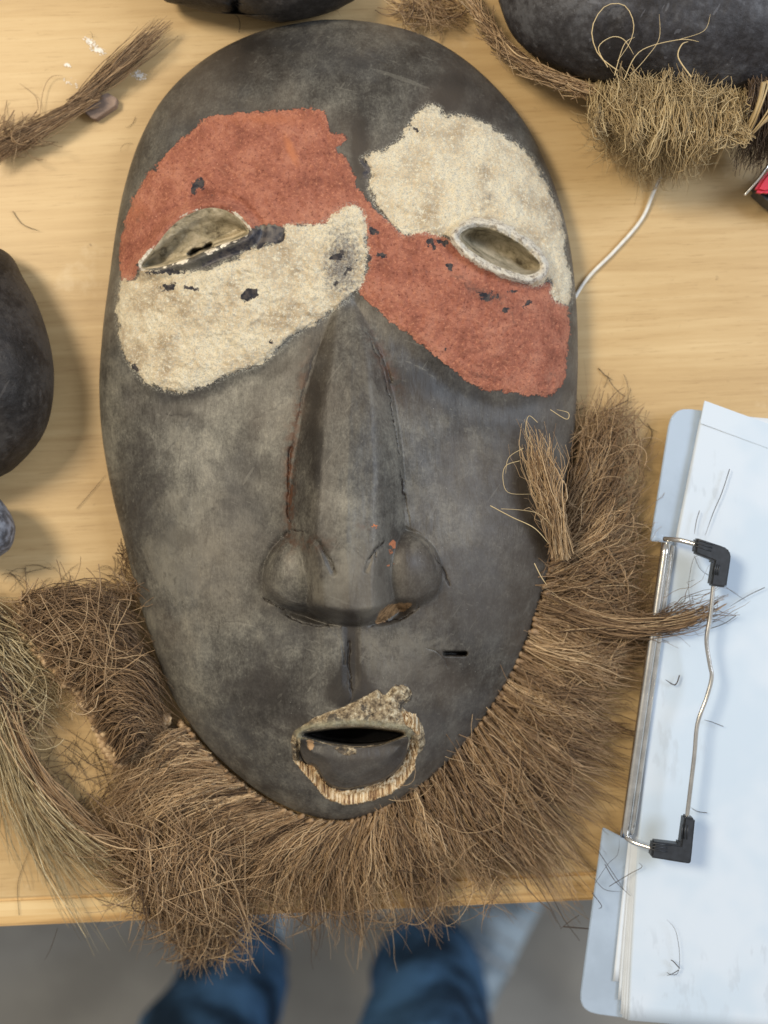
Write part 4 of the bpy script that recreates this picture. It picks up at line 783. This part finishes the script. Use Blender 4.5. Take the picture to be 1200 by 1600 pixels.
top_page = [o for o in scene.objects if o.name.startswith('paper_sheet')][-1]
prism([(1101, 626), (1700, 844), (1694, 884), (1094, 661)], .01575, .0159, 0, PAPER, 'folded_strip', top_page)
for cx_, cy_, dx_, dy_ in ((1100, 852, 26, 8), (1030, 1324, 26, 4), (1070, 1300, -2, 22), (1120, 890, -3, 16)):
    for k_ in (-1, 0, 1):
        ox, oy = -dy_/26*5*k_, dx_/26*5*k_
        v_, f_ = tube_path(W(np.array([(cx_-dx_/2+ox, cy_-dy_/2+oy, .0336), (cx_+ox, cy_+oy, .0336), (cx_+dx_/2+ox, cy_+dy_/2+oy, .0336)])), .00035, 6); add_mesh('ridge', v_, f_, RUBBER, cb)
# loose fibres lying on clipboard and table
h = Hair()
h.add(curves([[(1140, 733), (1128, 770), (1115, 800), (1102, 836)], [(1093, 798), (1088, 815), (1085, 835)], [(1085, 868), (1095, 890), (1118, 905), (1145, 925), (1165, 938)], [(1080, 950), (1076, 915), (1083, 875), (1092, 868)], [(1042, 1520), (1058, 1522), (1062, 1495), (1056, 1455), (1042, 1437)], [(1062, 1513), (1052, 1502), (1048, 1500)], [(1060, 1516), (1050, 1522), (1042, 1524)],
    [(952, 1385), (985, 1365), (1003, 1355), (998, 1348)], [(945, 1350), (960, 1375), (985, 1400)], [(935, 1330), (955, 1360), (975, 1390)], [(930, 1380), (950, 1350), (965, 1335), (968, 1310)], [(928, 1372), (945, 1390), (970, 1393)], [(925, 1395), (940, 1415), (935, 1420)], [(1150, 962), (1130, 975), (1100, 985)], [(1195, 918), (1170, 930), (1140, 948)], [(1130, 1135), (1112, 1128), (1100, 1125)], [(1062, 1055), (1055, 1070), (1040, 1062)],
    [(1105, 1270), (1090, 1268), (1080, 1262)]], .0185), .00022, np.full(18, .12))
h.add(curves([[(120, 795), (140, 772), (165, 742)], [(90, 1450), (80, 1480), (70, 1500)], [(30, 1430), (28, 1380), (45, 1330)], [(20, 330), (35, 350), (60, 360)], [(880, 1448), (905, 1450), (930, 1452)], [(905, 1430), (890, 1440), (875, 1452)], [(655, 100), (650, 110), (640, 112)]], .001), .0002, np.full(7, .25))
h.add(tangle(930, 700, 90, 120, 60, (20, 60), (.0005, .002), 9), .00016, np.full(60, .1)); h.add(tangle(120, 1220, 80, 70, 90, (30, 110), (.0008, .004), 10, curl=.06), .00018, np.clip(rng.normal(.35, .2, 90), 0, 1))
h.add(tangle(110, 900, 110, 20, 30, (20, 60), (.0005, .002), 9), .00016, np.full(30, .2)); h.add(tangle(300, 60, 280, 200, 14, (10, 40), (.0005, .001), 9), .00014, np.full(14, .1))
h.build('loose_fibres', FIBD, None, kind='stuff', label='single loose brown fibres scattered on the clipboard and table', cat='fibres')
# chalk marks on the table
CHALK = plain('chalk_smear', (0.80, 0.76, 0.70), .9, .1, .1, 300)
def smear(cx, cy, rx, ry, an, n):
    fs_, vs_ = [], []
    for k in range(n):
        a = rng.uniform(0, 2*np.pi); r = rng.random()**.8; x, y = r*math.cos(a)*rx, r*math.sin(a)*ry; c, s = math.cos(R(an)), math.sin(R(an)); px, py = cx+x*c-y*s, cy+x*s+y*c; q = rng.uniform(.5, 2.2)*(1.3-r)
        b = len(vs_); vs_ += [P(px+math.cos(t)*q*(1+.4*rng.random()), py+math.sin(t)*q*(.7+.4*rng.random()), .0003+k*1e-6) for t in np.linspace(0, 2*np.pi, 6, endpoint=False)[::-1]]; fs_.append(list(range(b, b+6)))
    return vs_, fs_
vs_, fs_ = [], []
for a in [(140, 65, 12, 6, 35, 60), (152, 78, 16, 8, 25, 70), (105, 101, 8, 4, 15, 25), (218, 118, 16, 8, 25, 60), (112, 130, 18, 8, 20, 14), (905, 25, 4, 4, 0, 4)]:
    q1, q2 = smear(*a); fs_ += [[i+len(vs_) for i in f] for f in q2]; vs_ += q1
me = bpy.data.meshes.new('chalk'); me.from_pydata([tuple(q-tb.location) for q in vs_], [], fs_); me.materials.append(CHALK)
ck = bpy.data.objects.new('chalk_smear', me); link(ck, tb, kind='stuff'); ck.matrix_parent_inverse = __import__('mathutils').Matrix.Rotation(-TA, 4, 'Z')

# ================================================================= PERSON STANDING AT THE TABLE (legs under the table edge)
pe = thing('person', (-0.06, -0.53, -0.85), 'person in blue jeans and pale sneakers standing at the table edge', 'person')
def leg_skin():
    pts = [(.052, -.520, -.80, .066), (.050, -.518, -.70, .068), (.040, -.520, -.55, .070), (.024, -.525, -.38, .078), (.015, -.545, -.10, .095), (-.07, -.56, .03, .14), (-.155, -.545, -.10, .095), (-.185, -.540, -.38, .078), (-.178, -.530, -.55, .070), (-.168, -.524, -.70, .066), (-.166, -.524, -.80, .064)]
    me = bpy.data.meshes.new('jeans'); me.from_pydata([tuple(Vector(q[:3])-pe.location) for q in pts]+[tuple(Vector((-.07, -.56, .12))-pe.location)], [(i, i+1) for i in range(10)]+[(5, 11)], []); me.materials.append(DENIM)
    o = link(bpy.data.objects.new('jeans', me), pe); s = o.modifiers.new('skin', 'SKIN'); s.use_smooth_shade = True
    for i, d in enumerate(me.skin_vertices[0].data): r = (pts[i][3] if i < 11 else .15); d.radius = (r, r); d.use_root = i == 5
    sb = o.modifiers.new('sub', 'SUBSURF'); sb.levels = sb.render_levels = 2
    tx = bpy.data.textures.new('folds', 'CLOUDS'); tx.noise_scale = 0.07; dm = o.modifiers.new('folds', 'DISPLACE'); dm.texture = tx; dm.strength = .02
leg_skin()
def shoe(hx, hy, ang, label=None):
    prof = [(0, .030, .005), (.02, .038, .062), (.08, .038, .072), (.13, .042, .062), (.18, .048, .05), (.23, .046, .040), (.265, .034, .030), (.28, .012, .012)]; vs, fs2 = [], []; nn = 16; c, s = math.cos(ang), math.sin(ang)
    for x, wd_, ht in prof:
        for k in range(nn):
            a = 2*math.pi*k/nn; y = wd_*math.cos(a); zz = max(.014, .014+ht*max(math.sin(a), 0)**.7); vs.append((hx+x*c-y*s, hy+x*s+y*c, -.85+zz+.008))
    for i in range(len(prof)-1):
        for k in range(nn): fs2.append((i*nn+k, i*nn+(k+1) % nn, (i+1)*nn+(k+1) % nn, (i+1)*nn+k))
    add_mesh('shoe_upper', vs, fs2, SHOEM, pe, label=label)
    vs = []; fs2 = []
    for lev, (k_, zz) in enumerate([(1.0, 0.0), (1.06, .004), (1.06, .02), (1.0, .024)]):
        for x, wd_, _ in prof: vs.append((hx+x*c-wd_*k_*s, hy+x*s+wd_*k_*c, -.85+zz))
        for x, wd_, _ in prof[::-1]: vs.append((hx+x*c+wd_*k_*s, hy+x*s-wd_*k_*c, -.85+zz))
    q = 16
    for l in range(3):
        for k in range(q): fs2.append((l*q+k, l*q+(k+1) % q, (l+1)*q+(k+1) % q, (l+1)*q+k))
    add_mesh('sole', vs, fs2, SOLE, pe)
    # laces
    hl = Hair(); lc = []
    for k in range(5):
        x = .09+.025*k; zc = -.85+.022+np.interp(x, [q_[0] for q_ in prof], [q_[2] for q_ in prof])+.004; e = .03*(1 if k % 2 else -1)
        lc.append([(hx+x*c-(-.03)*s, hy+x*s+(-.03)*c, zc-.01), (hx+(x+.006)*c, hy+(x+.006)*s, zc), (hx+(x+.012)*c-.03*s, hy+(x+.012)*s+.03*c, zc-.01)])
    hl.add(np.array([spline(q_, 6, False) for q_ in lc]), .003, np.full(5, .9), world=True); hl.build('laces', SOLE, pe)
shoe(.085, -.60, R(67)); shoe(-.175, -.60, R(80))
